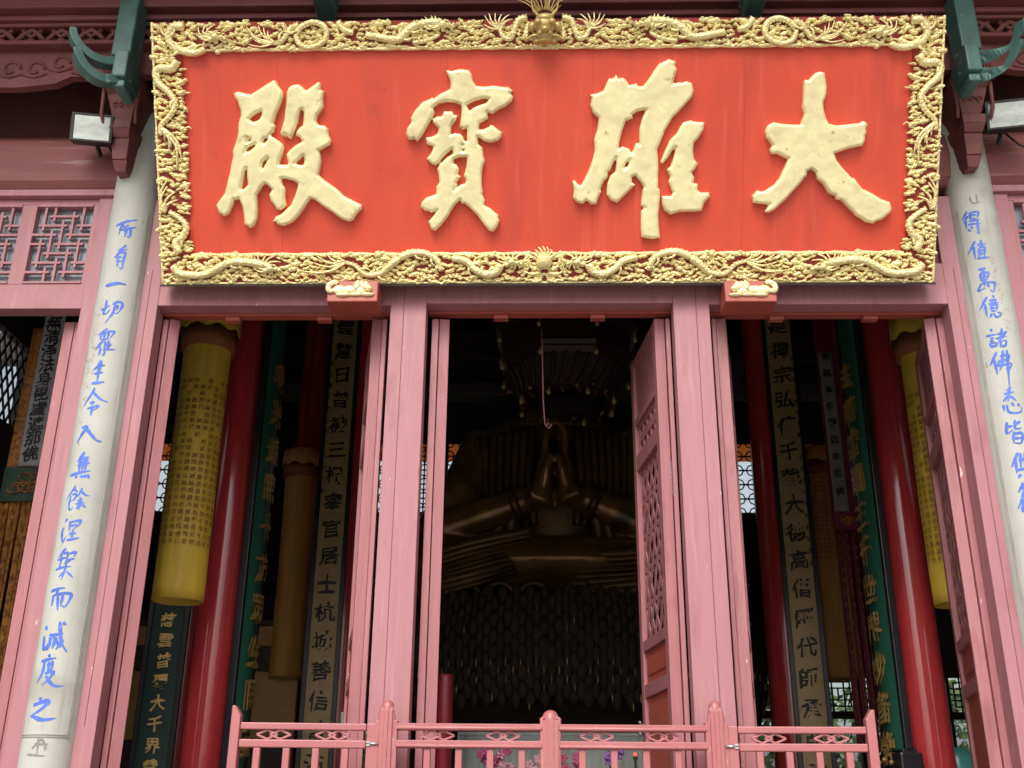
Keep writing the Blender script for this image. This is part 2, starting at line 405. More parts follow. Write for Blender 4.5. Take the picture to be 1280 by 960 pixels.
# stone columns and their inscriptions
def col_point(px, py, xc):
    d = ray(px, py); ox, oy = EYEP.x-xc, EYEP.y-COLY
    a = d.x*d.x+d.y*d.y; b = 2*(ox*d.x+oy*d.y); c = ox*ox+oy*oy-COLR*COLR
    q = b*b-4*a*c
    if q < 0: q = 0
    t = (-b-math.sqrt(q))/(2*a); p = EYEP+d*t
    return (math.atan2(p.x-xc, -(p.y-COLY))*COLR, p.z)     # (arc length, z)
def col_map(xc):
    return lambda s_, z, w=0: (xc+(COLR+w)*math.sin(s_/COLR), COLY-(COLR+w)*math.cos(s_/COLR), z)
def brush(mb, pts, wd, f, w=.0012, taper=True):
    """one brush stroke as a ribbon in (s,z)"""
    P = catmull(pts, 6); n = len(P)
    L = sum(math.dist(P[i], P[i+1]) for i in range(n-1)) or 1e-6
    vs = []; acc = 0
    for i, p in enumerate(P):
        if i: acc += math.dist(P[i-1], P[i])
        t = acc/L
        a = P[max(0, i-1)]; b = P[min(n-1, i+1)]
        dx, dz = b[0]-a[0], b[1]-a[1]; l = math.hypot(dx, dz) or 1
        k = (.62+.38*math.sin(math.pi*min(1, t*1.25+.08)))*(1-.5*max(0, (t-.75)/.25)) if taper else 1
        h = wd/2*k*(1+.12*math.sin(17*t+wd*3e3))
        vs += [f(p[0]-dz/l*h, p[1]+dx/l*h, w), f(p[0]+dz/l*h, p[1]-dx/l*h, w)]
    mb.add(vs, [(2*i, 2*i+1, 2*i+3, 2*i+2) for i in range(n-1)])
CROPS = dict(A=(90,250,5.645), B=(70,410,5.645), C=(40,560,5.645), D=(10,720,4.0), E=(1180,250,5.647), F=(1190,400,3.43))
LEFTTXT = [
 ('A', .020, [[(312,185),(350,165),(405,148),(462,142)],[(365,165),(345,200),(332,245)],[(362,188),(376,195),(368,225)],[(350,212),(368,210)],[(385,185),(402,178)],[(392,195),(380,235),(372,262)],[(385,205),(455,195)],[(415,200),(412,240),(402,266),(388,255)]]),
 ('A', .018, [[(385,318),(350,345),(320,355)],[(330,368),(392,348)],[(352,348),(325,385),(296,410)],[(320,380),(322,425),(318,470)],[(318,380),(374,372),(362,430),(350,485),(332,475)],[(322,405),(355,402)],[(320,435),(352,432)]]),
 ('A', .026, [[(238,608),(290,592),(340,588),(382,598)]]),
 ('A', .018, [[(205,780),(235,765),(268,745)],[(245,705),(240,750),(222,802),(245,800),(270,770)],[(285,738),(330,718),(356,735),(345,770),(318,800),(296,797)],[(308,735),(292,790),(265,830),(233,870)],[(322,740),(318,778)]]),
 ('B', .017, [[(365,3),(335,25),(295,55)],[(320,45),(312,82)],[(325,45),(370,28),(412,25),(402,45),(380,72)],[(345,42),(338,80)],[(374,36),(362,74)],[(318,85),(375,75)],[(330,95),(300,125),(278,158)],[(312,130),(310,160),(298,195)],[(345,92),(346,140),(336,192),(322,182)],[(375,88),(355,130),(330,160)],[(388,112),(358,150),(416,150)]]),
 ('B', .021, [[(318,228),(300,265),(263,298)],[(290,270),(347,262)],[(320,232),(302,300),(290,382)],[(272,324),(332,312)],[(253,392),(300,386),(342,380)]]),
 ('B', .018, [[(275,422),(250,470),(195,556)],[(265,455),(310,500),(366,526)],[(240,535),(264,522),(254,546)],[(222,572),(296,550),(278,572),(250,582)],[(256,560),(245,622)]]),
 ('B', .022, [[(182,705),(218,700),(190,740),(150,810)],[(212,703),(250,755),(285,792),(322,800)]]),
 ('C', .020, [[(374,28),(345,65),(322,100)],[(342,80),(402,62)],[(322,128),(410,105)],[(345,82),(330,172)],[(368,72),(352,165)],[(390,70),(372,160)],[(272,196),(330,176),(412,160)],[(318,195),(303,217)],[(345,192),(356,214)],[(368,188),(378,212)],[(390,186),(404,218)]]),
 ('C', .015, [[(310,266),(285,305),(246,362)],[(298,288),(326,312)],[(285,330),(312,325),(300,360),(275,375)],[(276,335),(262,400),(266,438),(292,415)],[(355,282),(335,325),(308,352)],[(348,302),(375,330),(410,340)],[(320,375),(362,365)],[(308,397),(374,385)],[(342,345),(342,400),(325,438)],[(335,405),(308,432)],[(355,400),(380,422)]]),
 ('C', .015, [[(248,498),(238,525)],[(225,558),(212,600),(215,664),(238,625)],[(270,520),(262,582)],[(268,525),(330,512),(347,514),(325,545),(285,577)],[(275,550),(317,540)],[(260,606),(312,600)],[(292,580),(275,645)],[(244,651),(290,641),(334,633)]]),
 ('C', .015, [[(242,708),(215,735),(193,772)],[(210,745),(205,800),(188,852)],[(215,750),(252,740),(240,800),(224,822)],[(183,792),(252,770)],[(265,745),(312,735),(290,770)],[(255,790),(302,780)],[(270,788),(235,817)],[(168,862),(215,842),(277,836)],[(246,800),(226,880),(205,932)],[(225,875),(188,912)],[(245,870),(288,914)]]),
 ('D', .020, [[(216,79),(262,62),(287,60)],[(250,70),(240,100)],[(228,95),(219,152)],[(228,98),(312,88),(302,130),(282,154),(266,145)],[(250,100),(248,172)],[(276,95),(262,152)]]),
 ('D', .020, [[(190,252),(196,270)],[(182,300),(178,368),(207,330)],[(205,302),(277,286)],[(215,287),(205,350),(188,372)],[(260,228),(262,290),(270,340),(294,380)],[(275,233),(290,243)],[(225,317),(250,309)],[(236,322),(220,362)],[(240,322),(264,357)],[(277,318),(238,367)]]),
 ('D', .019, [[(204,392),(211,407)],[(168,427),(242,410)],[(185,422),(170,490),(143,537)],[(195,447),(227,440)],[(206,430),(200,468)],[(223,425),(218,468)],[(195,470),(222,463)],[(185,487),(227,480),(200,520),(168,547)],[(190,500),(225,547),(277,551)]]),
 ('D', .023, [[(160,608),(166,628)],[(128,647),(202,625),(165,667),(113,702)],[(118,698),(170,719),(237,711)]]),
]
RIGHTTXT = [
 ('E', .017, [[(162,82),(128,147)],[(167,112),(138,168)],[(153,145),(160,208)],[(180,90),(190,132),(237,128)],[(185,92),(242,85),(233,130)],[(185,110),(236,105)],[(176,152),(252,140)],[(170,177),(260,165)],[(235,140),(242,210),(250,237),(230,227)],[(188,190),(206,202)],[(168,210),(194,222)]]),
 ('E', .018, [[(217,290),(195,340),(170,385)],[(208,330),(222,418)],[(233,320),(294,310)],[(260,282),(255,340)],[(248,340),(248,405)],[(248,338),(284,335),(286,405)],[(250,358),(282,355)],[(250,381),(284,378)],[(232,413),(325,405)]]),
 ('E', .016, [[(243,492),(292,484)],[(265,478),(272,512)],[(287,476),(270,507)],[(255,520),(262,572)],[(255,520),(312,512),(303,562)],[(258,545),(306,538)],[(262,568),(302,562)],[(282,515),(286,612)],[(265,590),(243,642),(292,620)],[(268,590),(347,580),(358,605),(347,647),(326,630)],[(305,590),(322,617)]]),
 ('E', .017, [[(302,683),(253,783)],[(288,735),(306,828)],[(345,673),(351,692)],[(318,711),(372,700)],[(335,700),(340,727)],[(361,700),(355,727)],[(313,737),(387,725)],[(332,745),(336,787)],[(332,745),(374,740),(371,782)],[(335,765),(371,760)],[(335,786),(371,781)],[(336,800),(328,833)],[(350,800),(370,827),(397,815),(402,788)],[(380,790),(396,802)]]),
 ('F', .017, [[(165,38),(171,52)],[(146,71),(192,62)],[(165,81),(182,78)],[(162,93),(180,90)],[(165,100),(168,113),(191,108),(185,98),(165,102)],[(194,61),(227,55)],[(213,36),(210,82)],[(188,81),(234,70)],[(233,48),(194,102)],[(210,90),(210,111),(229,108),(231,88),(210,91)]]),
 ('F', .018, [[(191,138),(164,197)],[(180,170),(196,232)],[(205,156),(241,150),(236,170),(205,176),(205,196),(253,185),(246,211),(231,205)],[(218,130),(215,190),(204,217)],[(235,128),(240,200),(246,287)]]),
 ('F', .017, [[(252,288),(234,306)],[(223,319),(267,308)],[(246,300),(240,352)],[(241,325),(219,352)],[(246,325),(277,347)],[(220,364),(225,392)],[(235,364),(246,396),(291,396),(300,373)],[(255,354),(266,372)],[(280,359),(293,373)]]),
 ('F', .018, [[(235,438),(235,486),(262,470)],[(235,461),(260,452)],[(270,428),(272,466),(297,462)],[(292,434),(270,451)],[(269,479),(262,496)],[(262,490),(266,527)],[(262,492),(300,485),(297,526),(266,526)],[(266,508),(297,505)]]),
 ('F', .018, [[(282,568),(256,632)],[(272,600),(279,658)],[(293,570),(296,642)],[(312,565),(314,642)],[(285,602),(324,592)],[(277,646),(330,634)],[(296,660),(284,680)],[(312,658),(328,678)]]),
 ('F', .018, [[(308,698),(284,742)],[(296,705),(330,700)],[(300,722),(334,715)],[(322,690),(302,760),(284,812)],[(310,735),(340,770)],[(308,770),(336,765)],[(308,770),(306,820),(340,812)]]),
]
for sx, txt in ((-1, LEFTTXT), (1, RIGHTTXT)):
    xc = sx*COLX; m = MB()
    prof = []
    zz = FL+.004
    prof = [(.24, 0), (.24, .10), (.27, .17), (.255, .26), (.2, .30), (COLR+.012, .33)]
    m.lathe([(r, FL+z) for r, z in prof], (xc, COLY, 0), 40)
    m.lathe([(COLR*(1+.008*math.sin(k*1.7)), FL+.33+k*.16) for k in range(37)]+[(COLR, 7.2)], (xc, COLY, 0), 48, cap=False)
    colo = m.build('stone_column', STONE, hall)
    f = col_map(xc)
    z0 = zat(921, -.12, 80) if sx < 0 else 1.93
    zt = zat(262, -.12, 180)
    mm = MB()
    for s_ in (-.162, -.150, .150, .162):
        P = [(s_, z0+(zt-z0)*k/20) for k in range(21)]
        for a, b in zip(P, P[1:]):
            vs = [f(a[0]-.002, a[1], 0), f(a[0]+.002, a[1], 0), f(b[0]+.002, b[1], 0), f(b[0]-.002, b[1], 0),
                  f(a[0]-.002, a[1], .004), f(a[0]+.002, a[1], .004), f(b[0]+.002, b[1], .004), f(b[0]-.002, b[1], .004)]
            mm.add(vs, [(4,5,6,7),(0,4,7,3),(1,2,6,5)])
    for z in (z0, z0+.012):
        for k in range(16):
            a, b = -.162+.324*k/16, -.162+.324*(k+1)/16
            vs = [f(a, z-.002, 0), f(b, z-.002, 0), f(b, z+.002, 0), f(a, z+.002, 0), f(a, z-.002, .0046), f(b, z-.002, .0046), f(b, z+.002, .0046), f(a, z+.002, .0046)]
            mm.add(vs, [(4,5,6,7),(0,1,5,4),(3,7,6,2)])
    mm.build('panel_moulding', STONEL, colo)
    ins = MB()
    for crop, wd, strokes in txt:
        ox, oy, sc = CROPS[crop]
        for st in strokes:
            brush(ins, [col_point(ox+x/sc, oy+y/sc, xc) for x, y in st], wd*1.02, f, .0015)
    ins.build('inscription', BLUE, colo)
    # old, faded signature column beside the text and the worn emblem marks
    old = MB(); rnd = random.Random(5 if sx < 0 else 9)
    if sx < 0:
        spots = [(126-28*k/9.5, 380+k*16.5) for k in range(10)]
    else:
        spots = [(1241+k*3.6, 325+k*16) for k in range(6)]
    for (px, py) in spots:
        for q in range(6):
            a = (px+rnd.uniform(-3,3), py+rnd.uniform(-6,6)); b = (a[0]+rnd.uniform(-4,4), a[1]+rnd.uniform(-3,3))
            brush(old, [col_point(*a, xc), col_point(*b, xc)], .010, f, .0012)
    old.build('faded_writing', STAIN, colo)
    em = MB()
    marks = [[(40,936),(52,924),(56,938)],[(44,930),(60,930)],[(48,922),(46,942)],[(34,943),(56,945)],[(54,925),(58,936)]] if sx < 0 else [[(1212,246),(1216,254),(1226,252)],[(1220,243),(1222,255)]]
    for st in marks:
        brush(em, [col_point(x, y, xc) for x, y in st], .012, f, .0015)
    em.build('worn_emblem', mat('worn_relief', (.27,.255,.21), .85) if sx > 0 else MATS['grey_ink'], colo)

# frame: mullions, jambs, lintels
def part(name, m, mt, parent=hall, bevel=.004): return m.build(name, mt, parent, bevel)
for sx in (-1, 1):
    m = MB(); m.box(min(sx*MI, sx*MO), max(sx*MI, sx*MO), 0, .13, FL+.002, 6.2)
    o = part('mullion', m, PINK)
    m = MB(); x = sx*(MI+.15); m.box(x-.0025, x+.0025, -.0015, .01, FL+.9, 4.95); part('seam', m, GROOVE, o, 0)
    m = MB(); m.box(min(sx*JI, sx*JO), max(sx*JI, sx*JO), .002, .13, FL+.002, 5.5)
    o = part('door_jamb', m, PINK)
    m = MB(); x = sx*(JI+.068); m.box(x-.0018, x+.0018, -.0005, .01, FL+.9, 4.95); part('seam', m, GROOVE, o, 0)
    m = MB(); m.box(min(sx*MO, sx*JI)+.0, max(sx*MO, sx*JI), .003, .125, LZ, LZ+.30); part('lintel', m, PINK)
m = MB(); m.box(-MI, MI, .003, .125, LZ+.012, LZ+.31); part('lintel', m, PINK)
m = MB()
for x0, x1 in ((-JI, -MO), (-MI, MI), (MO, JI)):
    m.box(x0, x1, .05, .1, LZ+.315, 6.5)
part('wall_board', m, MAROON, hall, 0)
# door track under the lintel
m = MB()
for x0, x1, z in ((-JI, -MO, LZ), (-MI, MI, LZ+.012), (MO, JI, LZ)):
    m.box(x0+.003, x1-.003, .128, .21, z-.015, z+.2)
    for k in range(2):
        xk = x0+(x1-x0)*(.3+.4*k); m.box(xk-.05, xk+.05, .14, .2, z-.045, z-.016)
part('door_head', m, PANELRED, hall, .004)

# ------------------------------------------------------------------ door leaves
ZT = LZ-.03
def zd(y): return zat(y, .15, 838)
Z_LAT1, Z_LAT0 = zd(548), zd(780)
Z_UP1, Z_UP0 = zd(487), zd(527)
Z_P1, Z_P0 = zd(795), zd(840)
Z_B1 = zd(858)
def door_leaf(hx, ang, wid, side, panels=True):
    """hx hinge x, ang swing from straight-inward (deg, + to +X), side: sign of the face that looks to the centre"""
    a = rad(ang); dy = Vector((math.sin(a), math.cos(a), 0)); dx = Vector((math.cos(a), -math.sin(a), 0))
    O = Vector((hx, .16, 0)); T = .068
    X = lambda s_, t, z: tuple(O+dy*s_+dx*t+Vector((0,0,z)))
    def B(mb, s0, s1, t0, t1, z0, z1):
        vs = [X(s, t, z) for z in (z0, z1) for (s, t) in ((s0,t0),(s1,t0),(s1,t1),(s0,t1))]
        mb.add(vs, [(0,3,2,1),(4,5,6,7),(0,1,5,4),(1,2,6,5),(2,3,7,6),(3,0,4,7)])
    ST = .085; Z0 = FL+.06
    m = MB()
    B(m, 0, ST, -T/2, T/2, Z0, ZT); B(m, wid-ST, wid, -T/2, T/2, Z0, ZT)
    rails = [(ZT-.06, ZT), (Z_UP1, Z_UP1+.05), (Z_LAT1, Z_UP0), (Z_P1, Z_LAT0), (Z_B1, Z_P0), (Z0, Z0+.1)]
    for z0, z1 in rails: B(m, ST, wid-ST, -T/2+.002, T/2-.002, z0, z1)
    lf = m.build('door_leaf', PINKD, hall, .004)
    m = MB()
    B(m, ST, wid-ST, -.012, .012, Z_UP1+.05, ZT-.06)
    m.build('top_panel', PINKD, lf)
    m = MB()
    for z0, z1 in ((Z_P0, Z_P1), (Z0+.1, Z_B1)):
        B(m, ST, wid-ST, -.012, .012, z0, z1)
        B(m, ST+.05, wid-ST-.05, -.02, .02, z0+.05, z1-.05)
    m.build('lower_panel', PANELRED, lf, .006)
    # pierced lattice: three families of bars
    def lattice(z0, z1, name):
        m = MB(); s0, s1 = ST, wid-ST; p = .235
        def seg(a, b, t, w):
            # clip to rectangle
            (sa, za), (sb, zb) = a, b; t0, t1 = 0, 1
            for q0, d, lo, hi in ((sa, sb-sa, s0, s1), (za, zb-za, z0, z1)):
                if abs(d) < 1e-9:
                    if q0 < lo or q0 > hi: return
                else:
                    u0, u1 = (lo-q0)/d, (hi-q0)/d
                    if u0 > u1: u0, u1 = u1, u0
                    t0, t1 = max(t0, u0), min(t1, u1)
            if t1-t0 < 1e-4: return
            A = X(sa+(sb-sa)*t0, t, za+(zb-za)*t0); Bq = X(sa+(sb-sa)*t1, t, za+(zb-za)*t1)
            if (Vector(A)-Vector(Bq)).length < .01: return
            m.bar(A, Bq, w, .006, dx)
        H = z1-z0; n = int(H/p)+2
        L = (s1-s0)+H
        for k in range(-1, n+8):
            zk = z0+k*p
            seg((s0, zk), (s1, zk), 0, .034)
            seg((s0, zk), (s0+L, zk+L*1.732), .001, .034)
            seg((s0, zk), (s0+L, zk-L*1.732), -.001, .034)
        for k in range(-int(3*L/p), 0):
            zk = z0+k*p
            seg((s0, zk), (s0+L*2, zk+L*2*1.732), .001, .034)
        for k in range(n+8, n+int(3*L/p)):
            zk = z0+k*p
            seg((s0, zk), (s0+L*2, zk-L*2*1.732), -.001, .034)
        m.build(name, PINKD, lf)
    if panels:
        lattice(Z_LAT0, Z_LAT1, 'lattice')
        m = MB()
        zc = (Z_UP0+Z_UP1)/2
        B(m, ST, wid-ST, -.011, .011, Z_UP0, Z_UP0+.03); B(m, ST, wid-ST, -.011, .011, Z_UP1-.03, Z_UP1)
        B(m, ST+.06, wid-ST-.06, -.011, .011, zc-.03, zc+.03)
        for k in range(6):
            s_ = ST+.03+k*(wid-2*ST-.06)/5
            B(m, s_-.011, s_+.011, -.009, .009, Z_UP0+.03, Z_UP1-.03)
        m.build('upper_lattice', PINKD, lf)
    else:
        m = MB(); B(m, ST, wid-ST, -.012, .012, Z_LAT0, Z_LAT1); B(m, ST, wid-ST, -.012, .012, Z_UP0, Z_UP1); m.build('filler_panel', PINKD, lf)
    return lf, X
def hinge_post(x0, x1):
    m = MB(); m.box(x0, x1, .135, .19, FL+.02, ZT-.01); part('hinge_post', m, PINKD)
def leaf_at(pxa, pxb, ang, wid, inner, panels=True):
    """a leaf seen edge on, with the hinge post beside it; pxa..pxb is the strip they cover at knee height"""
    xa, xb = sorted((at(pxa, 845, .16).x, at(pxb, 845, .16).x))
    T = .068
    if inner < 0:
        r_ = door_leaf(xa+T/2, ang, wid, -1, panels); hinge_post(xa+T+.004, max(xb, xa+T+.02))
    else:
        r_ = door_leaf(xb-T/2, ang, wid, 1, panels); hinge_post(min(xa, xb-T-.02), xb-T-.004)
    return r_
lf, X = leaf_at(837.5, 859, -6.5, .83, -1)
m = MB()
for k, (s_, z) in enumerate(((.79, 2.05), (.80, 1.98))):
    m.tube([X(s_-.02, -.05, z+.04), X(s_-.02, -.07, z+.06), X(s_+.01, -.07, z+.06), X(s_+.01, -.05, z+.04)], .006, 6)
m.ell(X(.8, -.055, 2.06), (.02, .02, .03))
m.build('padlock', METAL, lf)
leaf_at(523, 547.5, -9, .83, 1)
leaf_at(918, 939, 12, .78, 1)
leaf_at(1221, 1246, 14.0, .78, -1)
leaf_at(438, 459.5, -12, .78, -1)
leaf_at(143, 165, -27, .78, 1)

# ------------------------------------------------------------------ side bays (left and right, outside the columns)
XB0 = 3.04; XJ = 3.135
ZL1 = 5.52
def transom(x0, x1, z0, z1, parent):
    m = MB(); nx, nz = 6, 8; cw = (x1-x0)/nx; ch = (z1-z0)/nz; w = .0165
    P = lambda i, j: (x0+i*cw, .035, z0+j*ch)
    for j in range(0, nz+1):
        for i in range(0, nx+1):
            if (i+j) % 2: continue
            if ((i-j)//2) % 2 == 0:
                a, b = max(0, i-1.5), min(nx, i+1.5)
                if 0 < j < nz: m.bar(P(a, j), P(b, j), w, .03)
            else:
                a, b = max(0, j-1.5), min(nz, j+1.5)
                if 0 < i < nx: m.bar((x0+i*cw, .036, z0+a*ch), (x0+i*cw, .036, z0+b*ch), w, .028)
    m.build('lattice', PINK, parent)
    m = MB(); m.box(x0-.01, x1+.01, .075, .085, z0-.01, z1+.01); m.build('pane', PANE, parent)
for sx in (-1, 1):
    def SB(mb, a, b, y0, y1, z0, z1): mb.box(min(sx*a, sx*b), max(sx*a, sx*b), y0, y1, z0, z1)
    m = MB(); SB(m, XB0-.02, XJ, .0, .12, FL+.002, ZL1); part('door_jamb', m, PINK)
    m = MB(); SB(m, XJ, 7.2, .003, .125, LZ-.02, LZ+.115); part('lintel', m, PINK)
    m = MB(); SB(m, XB0-.02, 7.2, -.03, .12, ZL1, ZL1+.05); part('top_rail', m, PINK)
    m = MB()
    za, zb = 4.875, 5.455; w0 = 3.175; per = .505
    SB(m, XJ, 7.2, .02, .1, LZ+.118, za-.02); SB(m, XJ, 7.2, .02, .1, zb+.02, ZL1-.002)
    for k in range(9):
        a = w0+k*per
        SB(m, a-.105 if k else XJ, a-.0, .021, .099, za-.02, zb+.02)
    fr = part('transom_frame', m, PINK)
    m = MB()
    for k in range(3):
        a = w0+k*per
        for q0, q1, r0, r1 in ((a, a+.40, za-.018, za), (a, a+.40, zb, zb+.018)):
            SB(m, q0, q1, .012, .1, r0, r1)
    part('moulding', m, PINK, fr)
    for k in range(3):
        a = w0+k*per
        transom(min(sx*a, sx*(a+.40)), max(sx*a, sx*(a+.40)), za, zb, fr)
    m = MB(); SB(m, 3.6+XJ-XB0+.3, 4.28, .0, .14, FL, LZ-.022); part('mullion', m, PINK)
    m = MB(); SB(m, 4.28, 7.2, .05, .09, FL, LZ-.022); part('wall_board', m, PINKD)
    m = MB(); SB(m, 7.05, 7.35, -.12, .2, FL, 7.2); part('corner_column', m, STONE, bevel=.05)
    # door leaves of the side bay seen edge on
    m = MB(); SB(m, 3.165, 3.225, .15, .21, FL+.02, LZ-.05); SB(m, 3.23, 3.30, .15, .9, FL+.02, LZ-.05); part('door_leaf', m, PINKD)

# ------------------------------------------------------------------ beams, frieze, eaves
zE0, zE1 = ZL1+.05, 6.02
m = MB(); 
prof = [(-.0, zE0), (-.05, zE0+.06), (-.065, zE0+.22), (-.05, zE1-.06), (-.0, zE1), (.2, zE1), (.2, zE0)]
m.prism(prof, lambda y, z: (-8.2, y, z), lambda y, z: (8.2, y, z)); part('tie_beam', m, BEAM, bevel=.02)
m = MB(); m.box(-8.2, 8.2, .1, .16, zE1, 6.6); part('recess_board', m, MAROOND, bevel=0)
# carved frieze boards
YC = -.42
zc1, zc0 = zat(64, YC, 70), zat(104, YC, 70)
def scallop(x):
    t = (abs(x)-3.25)/1.6
    return zc0+.02+.05*(1/(1+math.exp(-(t)*6)))*-1+.012*math.sin(x*9)+(.05 if abs(x) < 3.3 else 0)
m = MB(); N = 160
for k in range(N):
    xa, xb = -8.2+16.4*k/N, -8.2+16.4*(k+1)/N
    za, zb = scallop(xa), scallop(xb)
    vs = [(xa,YC,za),(xb,YC,zb),(xb,YC,zc1),(xa,YC,zc1),(xa,YC+.06,za),(xb,YC+.06,zb),(xb,YC+.06,zc1),(xa,YC+.06,zc1)]
    m.add(vs, [(0,1,2,3),(7,6,5,4),(0,4,5,1)])
ap = m.build('apron_board', FRIEZE, hall)
# carved scrolls on it
m = MB(); rnd = random.Random(3)
for sx in (-1, 1):
    for k in range(26):
        x = sx*(3.2+k*.17); z = (zc0+zc1)/2+.03*math.sin(k*1.9)
        pts = [(x+.07*math.cos(t)*(1-t/9), YC-.002, z+.07*math.sin(t)*(1-t/9)) for t in [j*.7 for j in range(9)]]
        m.tube(pts, .012, 5)
        m.tube([(x-.08, YC-.002, z-.05), (x, YC-.004, z-.07), (x+.09, YC-.002, z-.04)], .010, 5)
m.build('scroll_relief', FRIEZE, ap)
zf0, zf1 = zc1, zat(33, -.46, 70)
m = MB()
m.box(-8.2, 8.2, -.50, -.40, zf0, zf0+.035); m.box(-8.2, 8.2, -.50, -.40, zf1-.03, zf1)
m.box(-8.2, 8.2, -.53, -.38, zf1, zf1+.045)
part('frieze_moulding', m, MAROON, bevel=.01)
m = MB()
k = 0; x = -8.1
while x < 8.1:
    w = .20
    for (a, b) in ((.05, .05), (-.05, .05), (.05, -.05), (-.05, -.05)):
        pass
    zc = (zf0+.035+zf1-.03)/2; h = (zf1-.03-zf0-.035)
    m.tube([(x, -.46, zc-h*.4), (x+.05, -.47, zc+h*.1), (x+.10, -.46, zc+h*.42), (x+.15, -.47, zc+h*.1), (x+.2, -.46, zc-h*.4)], .02, 6)
    m.tube([(x+.03, -.46, zc+h*.45), (x+.10, -.465, zc-h*.1), (x+.17, -.46, zc+h*.45)], .017, 6)
    m.ell((x+.10, -.46, zc-h*.35), (.035, .02, .025), 6, 4)
    x += .21
part('carved_frieze', m, FRIEZE, bevel=0)
m = MB(); m.box(-8.2, 8.2, -.40, -.385, zf0+.03, zf1); part('frieze_back', m, MAROOND, bevel=0)
# upper boards stepping forward under the eave
z1 = zf1+.045
m = MB(); m.box(-8.2, 8.2, -.60, -.40, z1, z1+.20); m.box(-8.2, 8.2, -.64, -.40, z1+.20, z1+.24); m.box(-8.2, 8.2, -.75, -.45, z1+.24, z1+.60)
part('eave_beam', m, MAROON, bevel=.012)
m = MB()
ZE = z1+.60
m.add([(-9.3,-2.35,7.42),(9.3,-2.35,7.42),(9.3,.6,8.5),(-9.3,.6,8.5),(-9.3,-2.35,7.48),(9.3,-2.35,7.48),(9.3,.6,8.56),(-9.3,.6,8.56)],
      [(0,3,2,1),(4,5,6,7),(0,1,5,4),(2,3,7,6),(1,2,6,5),(3,0,4,7)])
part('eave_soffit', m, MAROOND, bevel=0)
m = MB(); x = -9.2
while x < 9.25:
    m.bar((x, -2.3, 7.38), (x, .5, 8.405), .09, .09, (0, -.34, .94)); x += .26
part('rafter', m, MAROON, bevel=0)
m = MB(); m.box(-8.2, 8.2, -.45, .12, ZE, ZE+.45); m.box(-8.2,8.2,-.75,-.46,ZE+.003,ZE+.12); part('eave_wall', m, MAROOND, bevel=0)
m = MB()
for (y0, za, y1, zb) in ((-2.45, 7.5, 6.5, 11.6), (13.2, 9.2, 6.5, 11.6)):
    nrm = Vector((0, -(zb-za), y1-y0)).normalized()
    if nrm.z < 0: nrm = -nrm
    m.add([(-9.6,y0,za),(9.6,y0,za),(9.6,y1,zb),(-9.6,y1,zb),(-9.6,y0,za+.18),(9.6,y0,za+.18),(9.6,y1,zb+.18),(-9.6,y1,zb+.18)],
          [(0,3,2,1),(4,5,6,7),(0,1,5,4),(2,3,7,6),(1,2,6,5),(3,0,4,7)])
    x = -9.5
    while x < 9.6:
        m.tube([(x, y0-.03*(1 if y0 < 5 else -1), za+.2), (x, y1, zb+.2)], .06, 6); x += .24
part('roof', m, ROOFT, bevel=0)

# pendants under the eave in front of the column tops
def ptX(px, py, Y): return at(px, py, Y)
for sx in (-1, 1):
    Y = -.32; c = at(158, 110, Y) if sx < 0 else at(1210, 110, Y); cx = c.x
    zt_, = (c.z,)
    m = MB()
    zA = zat(100, Y, 158); zB = zat(117, Y, 158); zC = zat(150, Y, 158); zD = zat(168, Y, 158); zF = zat(202, Y, 165)
    def slab(z0, z1, w0, w1, y0, y1):
        m.add([(cx-w0,y0,z0),(cx+w0,y0,z0),(cx+w0,.0,z0),(cx-w0,.0,z0),(cx-w1,y1,z1),(cx+w1,y1,z1),(cx+w1,.0,z1),(cx-w1,.0,z1)],
              [(0,3,2,1),(4,5,6,7),(0,1,5,4),(1,2,6,5),(2,3,7,6),(3,0,4,7)])
    slab(zB, zA, .125, .135, -.40, -.42)
    slab(zB-.03, zB-.002, .105, .12, -.37, -.39)
    slab(zC, zB-.032, .062, .105, -.30, -.37)
    slab(zD+.05, zC-.002, .075, .08, -.33, -.335)
    slab(zD, zD+.048, .06, .075, -.29, -.33)
    slab(zF+.07, zD-.002, .05, .062, -.25, -.28)
    slab(zF, zF+.068, .035, .052, -.20, -.24)
    for s2 in (-1, 1):
        m.tube([(cx+s2*.125, -.38, zB), (cx+s2*.118, -.37, zC+.02), (cx+s2*.11, -.33, zC-.04)], .014, 6)
    pe = m.build('bracket_pendant', PENDANT, hall, .004)
    m = MB()
    for k in range(13):
        x = cx-.126+k*.021
        m.tube([(x, -.425, zA-.005), (x, -.425, zB-.01)], .009, 5)
    for k in range(3):
        x = cx-.045+k*.045; zz = (zC+zB)/2
        pts = [(x+.022*math.cos(t)*(1-t/9), -.345+(zz-zC)*-.05, zz+.022*math.sin(t)*(1-t/9)) for t in [j*.8 for j in range(8)]]
        m.tube(pts, .006, 5)
    m.build('fringe_relief', PENDANT, pe)

